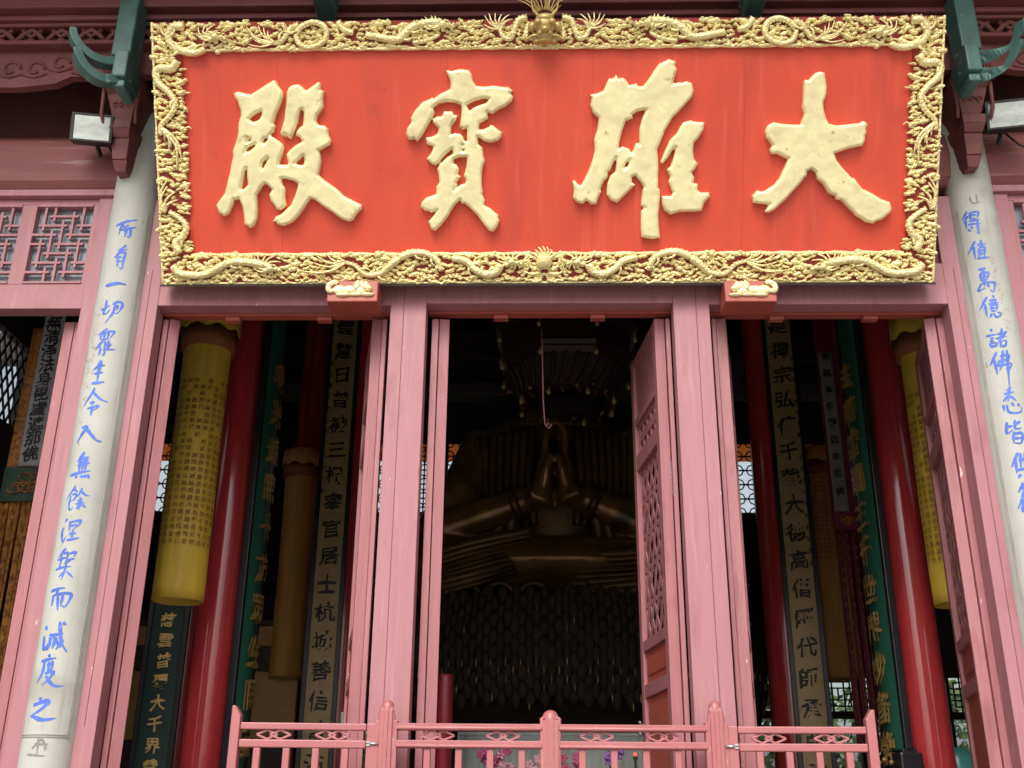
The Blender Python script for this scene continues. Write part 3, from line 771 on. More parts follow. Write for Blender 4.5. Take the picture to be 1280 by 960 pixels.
# green cantilever bracket arms
def bracket_set(P0, flip):
    """P0 hub point; flip: +1 arms towards -X, -1 towards +X"""
    hx, hy, hz = P0; f = flip
    m = MB()
    m.box(hx-.045, hx+.05, hy-.03, hy+.22, hz-.09, hz+.12)
    m.box(hx-.065-(.03*f), hx+.065-(.03*f), hy+.02, hy+.20, hz+.12, hz+.75)
    m.box(hx-.035, hx+.04, hy+.0, hy+.20, hz-.15, hz-.091)
    hub = m.build('bracket_block', GREENB, hall, .012)
    def arm(z_off, L, tip, y_out, name='bracket_arm'):
        pts = catmull([(.02, .08, .01), (-.40*L, -.25*y_out, -.075), (-.74*L, -.7*y_out, -.045), (-.95*L, -.95*y_out, .03), (-L, -y_out, tip)], 6)
        mm = MB(); n = len(pts); vs = []
        for i, p in enumerate(pts):
            t = i/(n-1); h = .032*(1-.25*t); w = .042
            a = pts[max(0, i-1)]; b = pts[min(n-1, i+1)]
            tx = Vector((b[0]-a[0], b[1]-a[1], b[2]-a[2])).normalized()
            side = tx.cross(Vector((0,0,1))).normalized(); upv = side.cross(tx).normalized()
            c = Vector((hx, hy, hz+z_off))+Vector((p[0]*f, p[1], p[2]))
            for q, r in ((-w,-h),(w,-h),(w,h),(-w,h)):
                vs.append(c+side*q+upv*r)
        fs = [(i*4+k, i*4+(k+1) % 4, (i+1)*4+(k+1) % 4, (i+1)*4+k) for i in range(n-1) for k in range(4)]+[(3,2,1,0), tuple(range((n-1)*4, n*4))]
        mm.add(vs, fs); mm.build(name, GREENB, hub, .01)
    arm(.085, .285, .10, .14); arm(-.055, .235, .08, .14)
pL = at(151, 84, -.70); pR = at(1215, 76, -.70)
bracket_set((pL.x, -.70, pL.z), 1); bracket_set((pR.x, -.70, pR.z), -1)
for px in (406, 942):
    p = at(px, 14, -.66)
    m = MB(); m.box(p.x-.06, p.x+.06, -.80, -.55, p.z-.02, p.z+.6); m.box(p.x-.075, p.x+.075, -.84, -.55, p.z+.1, p.z+.25)
    m.build('bracket_block', GREENB, hall, .015)

# ------------------------------------------------------------------ hall interior shell
m = MB()
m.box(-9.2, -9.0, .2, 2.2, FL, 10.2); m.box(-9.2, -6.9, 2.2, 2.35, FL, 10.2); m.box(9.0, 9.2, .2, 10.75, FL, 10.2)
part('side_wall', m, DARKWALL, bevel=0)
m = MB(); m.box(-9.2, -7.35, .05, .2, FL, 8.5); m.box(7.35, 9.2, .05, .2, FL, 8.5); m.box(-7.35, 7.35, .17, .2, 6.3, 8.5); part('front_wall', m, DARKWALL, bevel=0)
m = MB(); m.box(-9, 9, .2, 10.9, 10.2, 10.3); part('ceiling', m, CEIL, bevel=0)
YR = 10.6
zu1, zu0 = zat(552, YR), zat(640, YR); zuo = zat(575, YR)
zl1, zl0 = zat(843, YR), zat(886, YR); zg1, zg0 = zat(895, YR), zat(985, YR)
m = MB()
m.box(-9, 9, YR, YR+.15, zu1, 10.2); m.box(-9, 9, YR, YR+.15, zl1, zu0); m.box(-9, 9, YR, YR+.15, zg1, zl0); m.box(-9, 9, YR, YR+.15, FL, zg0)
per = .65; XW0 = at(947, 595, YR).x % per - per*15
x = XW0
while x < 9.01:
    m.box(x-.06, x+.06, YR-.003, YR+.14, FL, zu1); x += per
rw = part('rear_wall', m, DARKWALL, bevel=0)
def ringlat(x0, x1, z0, z1, m, y):
    """quatrefoil lattice"""
    n = max(1, round((x1-x0)/.25)); cw = (x1-x0)/n; k = max(1, round((z1-z0)/cw)); ch = (z1-z0)/k
    for i in range(n):
        for j in range(k):
            cx_, cz_ = x0+(i+.5)*cw, z0+(j+.5)*ch
            pts = []
            for q in range(25):
                t = 2*math.pi*q/24; r = .40+.10*math.cos(4*t)
                pts.append((cx_+cw*r*math.cos(t), y, cz_+ch*r*math.sin(t)))
            m.tube(pts, .011, 4, cap=False)
    for i in range(n+1): m.bar((x0+i*cw, y, z0), (x0+i*cw, y, z1), .022, .02)
    for j in range(k+1): m.bar((x0, y+.002, z0+j*ch), (x1, y+.002, z0+j*ch), .022, .02)
for k in range(0, 32):
    x0 = XW0+per*k+.06; x1 = x0+per-.12
    if x0 < -8.95: continue
    if x1 > 8.95: break
    if -1.2 < (x0+x1)/2 < 1.35: continue
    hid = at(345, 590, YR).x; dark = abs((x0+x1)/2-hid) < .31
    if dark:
        m = MB(); m.box(x0-.01, x1+.01, YR+.02, YR+.1, zu0-.01, zu1+.01); m.build('window_blank', DARKWALL, hall); continue  # added dark panel that blocks this bright window so the gap stays dark
    m = MB(); ringlat(x0, x1, zu0, zu1, m, YR+.05)
    wdw = m.build('rear_window', BLACK, hall)
    m = MB(); m.box(x0, x1, YR+.09, YR+.094, zu0, zuo); m.build('pane', GLASS, wdw)
    m = MB(); m.box(x0, x1, YR+.09, YR+.094, zuo+.004, zu1); m.build('orange_pane', GLASSO, wdw)
    m = MB(); w = x1-x0; h = zl1-zl0
    for (a, b, c, d) in ((0,.33,1,.33),(0,.67,1,.67),(.33,0,.33,1),(.67,0,.67,1),(.15,.15,.15,.85),(.85,.15,.85,.85),(.15,.15,.85,.15),(.15,.85,.85,.85),(.5,.33,.5,.67),(0,.5,.33,.5),(.67,.5,1,.5)):
        m.bar((x0+a*w, YR+.05+.001*a, zl0+b*h), (x0+c*w, YR+.05+.001*a, zl0+d*h), .022, .02)
    wd2 = m.build('rear_door_lattice', BLACK, hall)
    m = MB(); m.box(x0, x1, YR+.09, YR+.094, zl0, zl1); m.box(x0, x1, YR+.09, YR+.094, zg0, zg1); m.build('pane', GLASS, wd2)
m = MB()
m.box(-1.0, 1.5, 9.9, 10.0, FL, 10.1); part('screen_wall', m, DARKWALL, bevel=0)
# window in the left side wall of the hall, seen through the left bay
p0 = at(36, 441, 7.0); zs1 = p0.z+.05; zs0 = at(30, 532, 6.9).z
xs = p0.x
m = MB(); m.box(xs-.12, xs, 2.2, 4.6, FL, 8.4); m.box(xs-.12, xs, 7.05, 10.6, FL, 10.1); m.box(xs-.12, xs, 4.6, 7.05, FL, zs0); m.box(xs-.12, xs, 4.6, 7.05, zs1, 10.1)
part('partition_wall', m, DARKWALL, bevel=0)
m = MB(); n = 12
for k in range(-8, 22):
    for s_ in (1, -1):
        ya = 4.6+k*.17; h = zs1-zs0
        a = Vector((xs-.05-.002*s_, ya, zs0)); b = a+Vector((0, s_*h*.55, h))
        if min(a.y, b.y) > 7.05 or max(a.y, b.y) < 4.6: continue
        t0, t1 = 0, 1
        d = b.y-a.y; u0, u1 = sorted(((4.6-a.y)/d, (7.05-a.y)/d)); t0, t1 = max(0, u0), min(1, u1)
        if t1-t0 > .03: m.bar(a.lerp(b, t0), a.lerp(b, t1), .03, .02, (1,0,0))
for y in (4.9, 5.5, 6.1):
    m.box(xs-.09, xs-.01, y-.04, y+.04, zs0, zs1)
sw = m.build('side_window', BLACK, hall)
m = MB(); m.box(xs-.11, xs-.105, 4.6, 7.05, zs0, zs1); m.build('pane', GLASS, sw)

# lacquered columns
def lacq_col(x, y, r, z1=10.2, name='lacquered_column'):
    m = MB(); m.lathe([(r*1.0, FL+.25+k*.35) for k in range(int((z1-FL-.25)/.35)+1)]+[(r, z1)], (x, y, 0), 48, cap=False)
    o = m.build(name, LACQ, hall)
    m = MB(); m.lathe([(r*1.5, FL), (r*1.55, FL+.12), (r*1.3, FL+.2), (r*1.05, FL+.26)], (x, y, 0), 32); m.build('column_base', MATS['column_moulding'], o)
    return o
YC1 = 2.2
xl, xr = -2.648, 2.895; RC = .163
for x in (xl, xr): lacq_col(x, YC1, RC)
xgl, xgr = -2.545, 2.966; YG = 6.0
for x in (xgl+.14, xgr-.12): lacq_col(x, YG+.32, .27)
for x in (-3.6, 3.75): lacq_col(x, 9.2, .22)
m = MB()
for y, z, h in ((2.2, 7.3, .45), (6.3, 8.0, .5), (9.4, 8.2, .5)):
    m.box(-9, 9, y-.14, y+.14, z, z+h)
for x in (xl, xr, -6.6, 6.6):
    m.box(x-.12, x+.12, .2, 10.6, 7.6, 7.95)
part('roof_beam', m, DARKWOOD, bevel=.02)
m = MB()
for sx in (-1, 1):
    p = at(690+sx*(160), 483, 9.3); z = zat(500, 9.3); z2 = zat(484, 9.3)
    m.box(min(sx*.5, sx*5), max(sx*.5, sx*5), 9.1, 9.4, z, z2)
part('grey_beam', m, mat('grey_beam_paint', (.10,.095,.095), .7, var=.3, scale=4), bevel=.02)
# ochre wall panels seen low behind the left opening
pa = at(150, 790, 6.9); pb = at(238, 960, 6.9)
m = MB(); m.box(-5.4, -3.0, 6.9, 6.98, FL+.6, zat(782, 6.9, 200)); ow = part('ochre_wall', m, OCHREWALL, bevel=0)
m = MB(); m.box(-5.4, -3.0, 6.84, 6.897, zat(838, 6.84, 200), zat(806, 6.84, 200))
m.box(-5.4, -3.0, 6.8, 6.897, FL+.6, zat(925, 6.84, 200)); m.box(-5.4,-3.0,6.82,6.897,zat(782, 6.9, 200), zat(775, 6.9, 200)); m.build('wall_rail', DARKWOOD, ow, .01)
m = MB()
q = [at(228, 845, 6.86), at(222, 880, 6.86), at(212, 905, 6.86), at(196, 925, 6.86)]
m.tube(q, [.03,.06,.05,.02], 6); m.tube([at(215, 905, 6.86), at(190, 915, 6.86), at(172, 918, 6.86)], .018, 5)
for k in range(14):
    p = at(random.uniform(206, 232), random.uniform(845, 925), 6.86); m.ell(p, (.07, .02, .06), 6, 4)
m.build('painted_pine', DARKWOOD, ow)

# ================================================================== NAME PLAQUE
pb0 = at(203, 357, -.12); pb1 = at(1165, 352, -.12)
pt0 = at(190, 32, -.92); pt1 = at(1181, 17, -.92)
PW = ((pb1.x-pb0.x)+(pt1.x-pt0.x))/2; PXC = (pb0.x+pb1.x+pt0.x+pt1.x)/4
zb_, zt2 = (pb0.z+pb1.z)/2, (pt0.z+pt1.z)/2
PO = Vector((PXC, -.12, zb_)); PV = Vector((0, -.80, zt2-zb_)); PH = PV.length; PV.normalize()
PU = Vector((1, 0, 0)); PN = PU.cross(PV).normalized()
if PN.y > 0: PN = -PN
PROOT = PO.copy()
def pl(u, v, w=0): return tuple(PO+PU*u+PV*v+PN*w)
def px2uv(px, py):
    d = ray(px, py); t = (PO-EYEP).dot(PN)/d.dot(PN); p = EYEP+d*t-PO
    return (p.dot(PU), p.dot(PV))
BWb_ = .19
plaque = thing('name_plaque', 'large tilted red plaque with four gold characters in a gilded dragon frame', 'plaque', PROOT)
m = MB(pl); m.box(-PW/2+.012, PW/2-.012, .012, PH-.012, -.06, 0)
m.build('panel', PLAQ, plaque)
m = MB(pl)
for u in (-1.72, -.62, .31, 1.28): m.box(u-.0015, u+.0015, BWb_+.01, PH-BWb_, -.001, .0008)
m.build('plank_seam', mat('seam_red', (.48,.055,.03), .7), plaque)
m = MB(pl); BWs, BWt, BWb = .19, .175, .195
for u0, u1, v0, v1 in ((-PW/2, PW/2, PH-BWt, PH), (-PW/2, PW/2, 0, BWb), (-PW/2, -PW/2+BWs, BWb, PH-BWt), (PW/2-BWs, PW/2, BWb, PH-BWt)):
    m.box(u0, u1, v0, v1, -.055, .012)
m.build('frame_board', FRAMERED, plaque)
m = MB(pl); m.box(-PW/2-.01, PW/2+.01, -.012, .0, -.07, .03)
m.box(-PW/2-.01, PW/2+.01, .0, PH, -.085, -.061); m.build('backing_board', DARKWOOD, plaque)
CH = {
'dian': ((260,90), 4.8, [[(165,135),(185,122),(230,132),(265,140),(300,118),(345,88),(400,55),(415,60),(425,85),(455,120),(458,150),(440,200),(415,255),(398,312),(410,325),(400,360),(378,383),(400,395),(455,435),(462,460),(455,490),(440,525),(432,558),(485,560),(490,545),(482,520),(478,500),(500,470),(530,445),(575,420),(555,395),(535,385),(540,360),(550,345),(575,325),(580,300),(582,250),(575,228),(560,235),(550,270),(545,305),(520,370),(500,405),(490,398),(480,380),(470,395),(462,372),(455,388),(443,370),(465,290),(475,210),(480,130),(490,100),(510,85),(550,78),(575,95),(592,118),(612,105),(640,85),(670,62),(680,75),(683,112),(702,120),(695,160),(697,215),(680,240),(660,265),(655,300),(670,322),(705,325),(725,345),(730,385),(745,415),(735,440),(700,460),(670,475),(680,500),(685,540),(670,620),(715,660),(780,705),(820,745),(880,775),(928,800),(925,825),(895,855),(875,890),(850,900),(810,885),(760,850),(700,810),(650,770),(622,760),(600,790),(575,830),(545,870),(510,905),(460,925),(425,915),(418,900),(395,895),(412,878),(410,872),(450,852),(505,800),(530,745),(545,690),(548,672),(520,655),(490,648),(470,640),(446,642),(455,680),(470,700),(468,760),(474,800),(455,820),(440,830),(420,826),(405,800),(385,775),(375,735),(395,710),(375,690),(350,670),(330,690),(300,740),(302,780),(305,830),(298,890),(280,925),(262,938),(245,925),(228,915),(225,870),(215,810),(195,760),(180,772),(165,765),(158,795),(135,850),(105,868),(75,845),(60,800),(80,770),(110,730),(120,690),(140,610),(148,560),(160,510),(158,475),(175,430),(190,370),(192,310),(205,270),(205,235),(185,180),(168,155)],
  [(255,287),(275,265),(332,235),(332,260),(315,292),(280,305)],[(247,426),(255,402),(266,402),(262,420)],[(230,490),(245,455),(295,435),(290,450),(260,475)],[(335,425),(345,402),(368,398),(362,415),(345,432)],[(330,575),(335,545),(365,515),(370,525),(350,560),(338,585)],[(207,700),(225,620),(235,580),(243,580),(243,630),(250,680),(215,712)],[(530,550),(582,503),(587,530),(580,560),(560,562)]]),
'bao': ((490,80), 4.365, [[(298,38),(325,44),(370,32),(420,38),(437,60),(442,95),(462,125),(510,128),(560,122),(600,130),(635,130),(660,150),(645,165),(662,180),(655,205),(620,235),(585,250),(550,275),(520,265),(525,300),(500,315),(478,325),(476,362),(500,360),(530,347),(540,335),(555,340),(572,355),(600,375),(598,402),(580,420),(540,432),(505,425),(480,405),(468,402),(472,440),(495,460),(500,500),(508,530),(492,590),(490,650),(497,700),(494,712),(508,745),(505,772),(540,790),(582,825),(580,838),(588,855),(575,890),(555,915),(530,912),(505,880),(470,830),(430,790),(400,765),(380,762),(375,742),(345,770),(310,830),(275,875),(238,912),(215,900),(202,860),(225,835),(250,800),(215,812),(195,802),(185,805),(160,780),(165,755),(190,730),(245,712),(245,670),(260,650),(258,610),(250,575),(264,548),(302,512),(335,492),(332,464),(300,490),(266,530),(240,555),(215,545),(192,520),(215,490),(232,455),(195,440),(188,405),(220,400),(250,385),(258,355),(228,325),(225,305),(250,290),(275,290),(285,262),(330,262),(345,285),(360,282),(350,310),(325,345),(322,390),(345,380),(375,385),(390,400),(396,425),(412,425),(412,352),(385,360),(372,345),(380,290),(382,245),(378,226),(340,213),(300,210),(260,218),(225,243),(235,265),(220,300),(190,350),(165,395),(140,425),(122,410),(112,418),(95,415),(80,385),(85,355),(110,320),(105,300),(130,255),(165,215),(212,195),(222,186),(228,195),(260,170),(322,140),(322,100),(305,60)],
  [(408,228),(450,205),(500,192),(532,195),(515,217),(470,232),(440,247),(428,262),(415,242)],[(335,545),(340,522),(370,510),(412,510),(408,560),(395,610),(405,640),(398,655),(375,660),(345,690),(360,655),(350,650),(378,615),(362,605),(368,572),(352,550)],[(384,440),(395,440),(395,450),(384,450)],[(384,466),(397,466),(397,478),(384,478)]]),
'xiong': ((700,65), 4.0, [[(148,218),(180,212),(215,198),(235,150),(245,135),(262,140),(278,118),(292,137),(310,132),(325,140),(345,170),(385,160),(380,168),(392,175),(412,175),(440,140),(465,100),(490,65),(540,40),(575,52),(572,75),(582,90),(570,130),(560,165),(590,155),(605,158),(630,150),(655,160),(665,195),(655,230),(610,280),(560,330),(530,380),(500,450),(483,490),(488,560),(488,682),(497,690),(497,730),(490,830),(497,930),(450,935),(405,925),(402,860),(402,795),(420,782),(402,770),(410,690),(418,680),(400,650),(375,620),(357,627),(358,655),(375,665),(340,700),(310,730),(285,755),(255,745),(232,715),(235,660),(250,620),(275,600),(280,560),(278,532),(250,590),(235,605),(237,625),(215,650),(200,690),(205,700),(188,735),(180,762),(155,765),(130,742),(115,760),(85,755),(65,730),(68,690),(60,645),(75,645),(90,665),(105,668),(130,620),(155,560),(172,500),(170,440),(185,390),(192,335),(165,310),(150,270),(157,232)],
  [(326,348),(362,335),(358,318),(385,300),(428,292),(408,335),(395,390),(395,467),(378,455),(368,482),(356,512),(345,488),(312,475),(290,487),(300,430),(313,385)],[(315,582),(330,555),(346,543),(338,570),(320,587)]],
  [[(612,355),(650,345),(662,350),(680,352),(718,355),(715,390),(690,430),(665,460),(662,500),(668,540),(685,560),(670,590),(655,605),(668,630),(662,655),(685,662),(682,690),(700,705),(740,703),(746,725),(718,755),(705,795),(670,800),(600,800),(550,815),(520,795),(508,765),(506,722),(535,720),(548,725),(562,705),(555,690),(540,650),(548,625),(532,590),(550,572),(560,545),(575,480),(560,492),(535,532),(510,562),(500,552),(520,500),(548,440),(580,410),(600,375)]]),
'da': ((925,80), 4.57, [[(365,95),(385,98),(392,88),(420,58),(450,48),(475,55),(487,130),(485,180),(468,225),(470,265),(485,320),(500,345),(545,355),(590,350),(640,345),(680,340),(692,328),(712,338),(718,352),(710,375),(714,400),(704,412),(705,440),(690,470),(650,478),(600,490),(560,505),(530,515),(545,555),(590,610),(628,652),(645,655),(690,715),(760,750),(800,775),(845,790),(858,830),(845,855),(800,890),(770,898),(750,912),(710,905),(650,865),(600,810),(570,780),(545,775),(535,755),(500,740),(470,690),(435,660),(425,622),(400,605),(375,615),(375,637),(340,680),(290,735),(240,790),(190,835),(155,852),(135,845),(160,805),(110,800),(70,795),(65,755),(92,725),(112,730),(140,725),(190,690),(220,655),(245,600),(268,545),(235,530),(205,515),(185,518),(170,512),(165,490),(178,470),(145,425),(138,390),(150,355),(185,335),(230,345),(290,350),(340,350),(360,290),(350,250),(355,160),(358,110)]]),
}
def char_mesh(name, loops, step=.0055):
    """carved letter: outline from the loops, face rounded towards its edges"""
    A = []; Bq = []
    for lp in loops:
        A += lp; Bq += lp[1:]+lp[:1]
    A = np.array(A); Bq = np.array(Bq); D_ = Bq-A; L2 = (D_**2).sum(1)+1e-12
    x0, y0 = A.min(0)-step*2; x1, y1 = A.max(0)+step*2
    nx, ny = int((x1-x0)/step)+2, int((y1-y0)/step)+2
    gx, gy = np.meshgrid(x0+np.arange(nx)*step, y0+np.arange(ny)*step, indexing='ij')
    P = np.stack([gx.ravel(), gy.ravel()], 1); dist = np.empty(len(P)); near = np.empty_like(P); ins = np.zeros(len(P), bool)
    for c in range(0, len(P), 4000):
        p = P[c:c+4000, None, :]; t = np.clip(((p-A)*D_).sum(2)/L2, 0, 1); q = A+t[..., None]*D_
        d = ((p-q)**2).sum(2); k = d.argmin(1); ar = np.arange(len(k))
        dist[c:c+4000] = np.sqrt(d[ar, k]); near[c:c+4000] = q[ar, k]
        py, px = p[..., 1], p[..., 0]
        cr = ((A[:, 1] > py) != (Bq[:, 1] > py)) & (px < A[:, 0]+(py-A[:, 1])*D_[:, 0]/np.where(abs(D_[:, 1]) < 1e-12, 1e-12, D_[:, 1]))
        ins[c:c+4000] = cr.sum(1) % 2 == 1
    ins = ins.reshape(nx, ny); dist = dist.reshape(nx, ny); near = near.reshape(nx, ny, 2); P = P.reshape(nx, ny, 2)
    m = MB(pl); idx = {}; vs = []; fs = []
    def vid(a, b):
        if (a, b) not in idx:
            R = .015
            if ins[a, b]:
                d = dist[a, b]; h = .034+.016*min(1, d/R)**.8; u, v = P[a, b]
            else:
                h = .034; u, v = near[a, b]
            idx[(a, b)] = len(vs); vs.append((u, v, h))
        return idx[(a, b)]
    edge = {}
    for a in range(nx-1):
        for b in range(ny-1):
            c4 = ((a, b), (a+1, b), (a+1, b+1), (a, b+1))
            if sum(ins[q] for q in c4) == 0 or any((not ins[q]) and dist[q] > step*1.5 for q in c4): continue
            f = tuple(vid(*q) for q in c4); fs.append(f)
            for k in range(4):
                e = (f[k], f[(k+1) % 4])
                if (e[1], e[0]) in edge: del edge[(e[1], e[0])]
                else: edge[e] = 1
    low = {}
    for (a, b) in edge:
        for k in (a, b):
            if k not in low:
                low[k] = len(vs); vs.append((vs[k][0], vs[k][1], .001))
    n_top = len(fs)
    for (a, b) in edge: fs.append((b, a, low[a], low[b]))
    m.add(vs, fs, True)
    m.sm = [True]*n_top+[False]*(len(fs)-n_top)
    return m.mesh(name)
def dens(lp, rnd):
    """densify the outline with a little brush roughness"""
    out = []
    for a, b in zip(lp, lp[1:]+lp[:1]):
        n = max(1, int(math.dist(a, b)/.03))
        for k in range(n):
            t = k/n; j = .0016 if k else 0
            out.append((a[0]+(b[0]-a[0])*t+rnd.uniform(-j, j), a[1]+(b[1]-a[1])*t+rnd.uniform(-j, j)))
    return out
rnd = random.Random(2)
for key, dat in CH.items():
    (ox, oy), sc = dat[0], dat[1]
    loops = []
    for grp in dat[2:]:
        for lp in grp:
            loops.append(dens([px2uv(ox+x/sc, oy+y/sc) for x, y in lp], rnd))
    link('character', char_mesh('character', loops), GOLDCHAR, plaque)

# gilded openwork frame: dragons, flames, clouds
def trace(origin, sc, pts):
    return [px2uv(origin[0]+x/sc, origin[1]+y/sc) for x, y in pts]
T1, T2 = ((180,0), 3.765), ((500,0), 3.765)
SD = ((180,60), 3.0); B1, B2 = ((180,290), 4.0), ((500,290), 4.0)
BODY = []   # (pts uv, radii, lift)
def body(o, pts, r, lift=.03): BODY.append((catmull(trace(*o, pts), 6), r, lift))
body(T1, [(255,215),(210,240),(165,240),(130,205),(125,165),(150,130),(195,130)], (.022,.034))
body(T1, [(150,225),(205,250),(255,252),(295,235)], (.030,.026))
body(T1, [(595,205),(640,207),(668,180),(695,140),(735,125)], (.012,.026))
body(T1, [(718,165),(735,210),(785,228),(845,205),(866,165),(848,125),(800,110),(750,128),(722,160)], (.020,.022), .038)
body(T1, [(915,105),(945,145),(990,160)], (.022,.024))
body(T1, [(1045,170),(1100,178),(1150,188),(1205,188),(1240,150),(1290,120)], (.026,.034), .036)
body(T2, [(0,195),(35,155),(80,125),(140,112),(190,112)], (.030,.030), .04)
body(T2, [(60,205),(130,195),(190,165)], (.018,.014))
body(T2, [(250,180),(290,205),(335,212)], (.008,.010))
body(T2, [(468,140),(488,178),(522,185),(540,140),(560,100),(600,90)], (.016,.026), .036)
body(T2, [(590,195),(598,150),(612,110)], (.024,.022), .04)
body(SD, [(130,50),(110,80),(65,80),(50,100),(62,135),(100,170),(124,210),(105,255),(72,290),(68,330)], (.034,.018), .038)
body(SD, [(100,615),(140,640),(165,670),(150,710),(125,730),(140,770)], (.018,.034), .036)
body(B1, [(150,170),(185,205),(240,215),(310,213),(370,185),(430,155),(500,148),(560,155),(610,165)], (.030,.030), .04)
body(B1, [(410,190),(440,225),(470,245)], (.014,.008))
body(B1, [(1000,150),(1055,165),(1090,195),(1125,215),(1190,205),(1230,170),(1280,130)], (.012,.032), .04)
body(B2, [(0,130),(60,105),(130,108),(185,140),(210,195)], (.030,.024), .036)
body(B2, [(260,130),(330,145),(375,185),(430,212),(480,200),(505,160)], (.026,.034), .042)
body(B2, [(610,225),(640,180),(655,150)], (.012,.008))
FL_ = []    # flame / mane strands
def flames(o, base, tips, w=.010):
    for tp in tips:
        mid = ((base[0]+tp[0])/2+(tp[1]-base[1])*.18, (base[1]+tp[1])/2-(tp[0]-base[0])*.14)
        FL_.append((catmull(trace(*o, [base, mid, tp]), 6), w))
flames(T1, (620,205), [(488,130),(500,160),(545,125),(520,190),(570,135),(590,150),(500,215)], .009)
flames(T1, (300,190), [(265,130),(300,125),(345,120),(360,150),(390,165),(255,160),(395,210)], .010)
flames(T2, (200,125), [(120,85),(150,80),(100,110),(170,85),(240,110),(250,150)], .010)
flames(T2, (478,140), [(400,80),(420,70),(450,68),(480,72),(515,75),(530,95),(395,120)], .010)
flames(SD, (70,300), [(85,350),(110,375),(140,400),(150,430),(130,460),(100,395)], .013)
flames(SD, (85,615), [(75,560),(95,520),(100,490),(125,540),(135,570),(70,590)], .013)
flames(B1, (1010,150), [(870,120),(920,112),(855,155),(870,195),(800,195),(960,175),(980,108)], .011)
flames(B1, (610,170), [(540,110),(580,100),(620,115),(660,120),(690,150),(690,190),(650,210),(560,125)], .011)
flames(B2, (570,150), [(510,110),(540,100),(580,95),(610,110),(600,185),(570,190)], .011)
HEADS = [trace(*T1, [(345,180)])[0], trace(*T2, [(205,122)])[0], trace(*B1, [(640,182)])[0], trace(*B2, [(560,150)])[0]]
HDIR = [1, 1, 1, 1]
fr = MB(pl)
def dragon_tube(P, r, lift, s=1):
    n = len(P); r0, r1 = r[0]*.86, r[1]*.86
    rr = [r0+(r1-r0)*i/(n-1) for i in range(n)]
    rr[0] *= .6; rr[-1] *= .6
    fr_pts = [(s*u, v, .012+lift*.5) for u, v in P]
    # bend tube in local frame, then map
    loc = MB(); loc.tube(fr_pts, rr, 8, 1.15, (0,0,1)); fr.add(loc.v, loc.f, True)
    if max(r0, r1) > .021 and n > 12:
        for fr_ in (.3, .62):
            i = int(n*fr_); a, b = P[i-1], P[i+1]; dx, dy = b[0]-a[0], b[1]-a[1]; l = math.hypot(dx, dy) or 1
            for sg in (-1, 1):
                nx_, ny_ = -dy/l*sg, dx/l*sg
                k0 = (P[i][0], P[i][1]); k1 = (P[i][0]+nx_*.035+dx/l*.02, P[i][1]+ny_*.035+dy/l*.02); k2 = (k1[0]+dx/l*.035+nx_*.01, k1[1]+dy/l*.035+ny_*.01)
                e_ = .03
                if not (-PW/2+e_ < k2[0] and e_ < k2[1] < PH-e_) or (k2[0] > -PW/2+BWs-e_ and BWb-e_ < k2[1] < PH-BWt+e_): continue
                strand(catmull([k0, k1, k2], 3), .013, s)
                for an in (-.7, 0, .7):
                    ex, ey = dx/l*math.cos(an)-dy/l*math.sin(an), dx/l*math.sin(an)+dy/l*math.cos(an)
                    strand(catmull([k2, (k2[0]+ex*.016, k2[1]+ey*.016), (k2[0]+ex*.03, k2[1]+ey*.03)], 2), .006, s)
    # dorsal fins and belly scales
    for i in range(1, n-1, 2):
        a, b = P[i-1], P[i+1]; dx, dy = b[0]-a[0], b[1]-a[1]; l = math.hypot(dx, dy) or 1
        c = (s*(P[i][0]-dy/l*rr[i]*.9), P[i][1]+dx/l*rr[i]*.9, .02+lift*.5)
        fr.ell(c, (.008, .008, .012), 5, 3)
def strand(P, w, s=1):
    n = len(P); loc = MB(); loc.tube([(s*u, v, .032+.016*math.sin(3*i/n)) for i, (u, v) in enumerate(P)], [w*(1-.75*i/(n-1)) for i in range(n)], 6, 1.0, (0,0,1)); fr.add(loc.v, loc.f, True)
def head(u, v, s=1, k=1.0):
    for du, dv, dw, r in ((0,0,.04,.034),(.035,-.004,.042,.024),(.06,-.010,.04,.019),(.055,-.028,.032,.014),(-.02,.02,.045,.022),(.015,.022,.062,.010),(.03,.02,.06,.009),(.068,.004,.05,.009),(-.035,-.015,.035,.025),(.0,-.03,.03,.018)):
        fr.ell((s*(u+du*k), v+dv*k, dw), (r*k, r*.85*k, r*k), 7, 5)
    for a in (2.2, 2.6, 3.0, 3.4):
        P = [(u+.02*math.cos(a), v+.02*math.sin(a)), (u+.06*math.cos(a+.2), v+.05*math.sin(a+.2)), (u+.10*math.cos(a-.1), v+.065*math.sin(a-.1))]
        strand(catmull(P, 4), .009, s)
    strand(catmull([(u+.06, v-.01), (u+.10, v+.01), (u+.115, v-.02)], 4), .005, s)
for s in (1, -1):
    for P, r, l in BODY: dragon_tube(P, r, l, s)
    for P, w in FL_: strand(P, w, s)
    for (u, v) in HEADS: head(u, v, s)
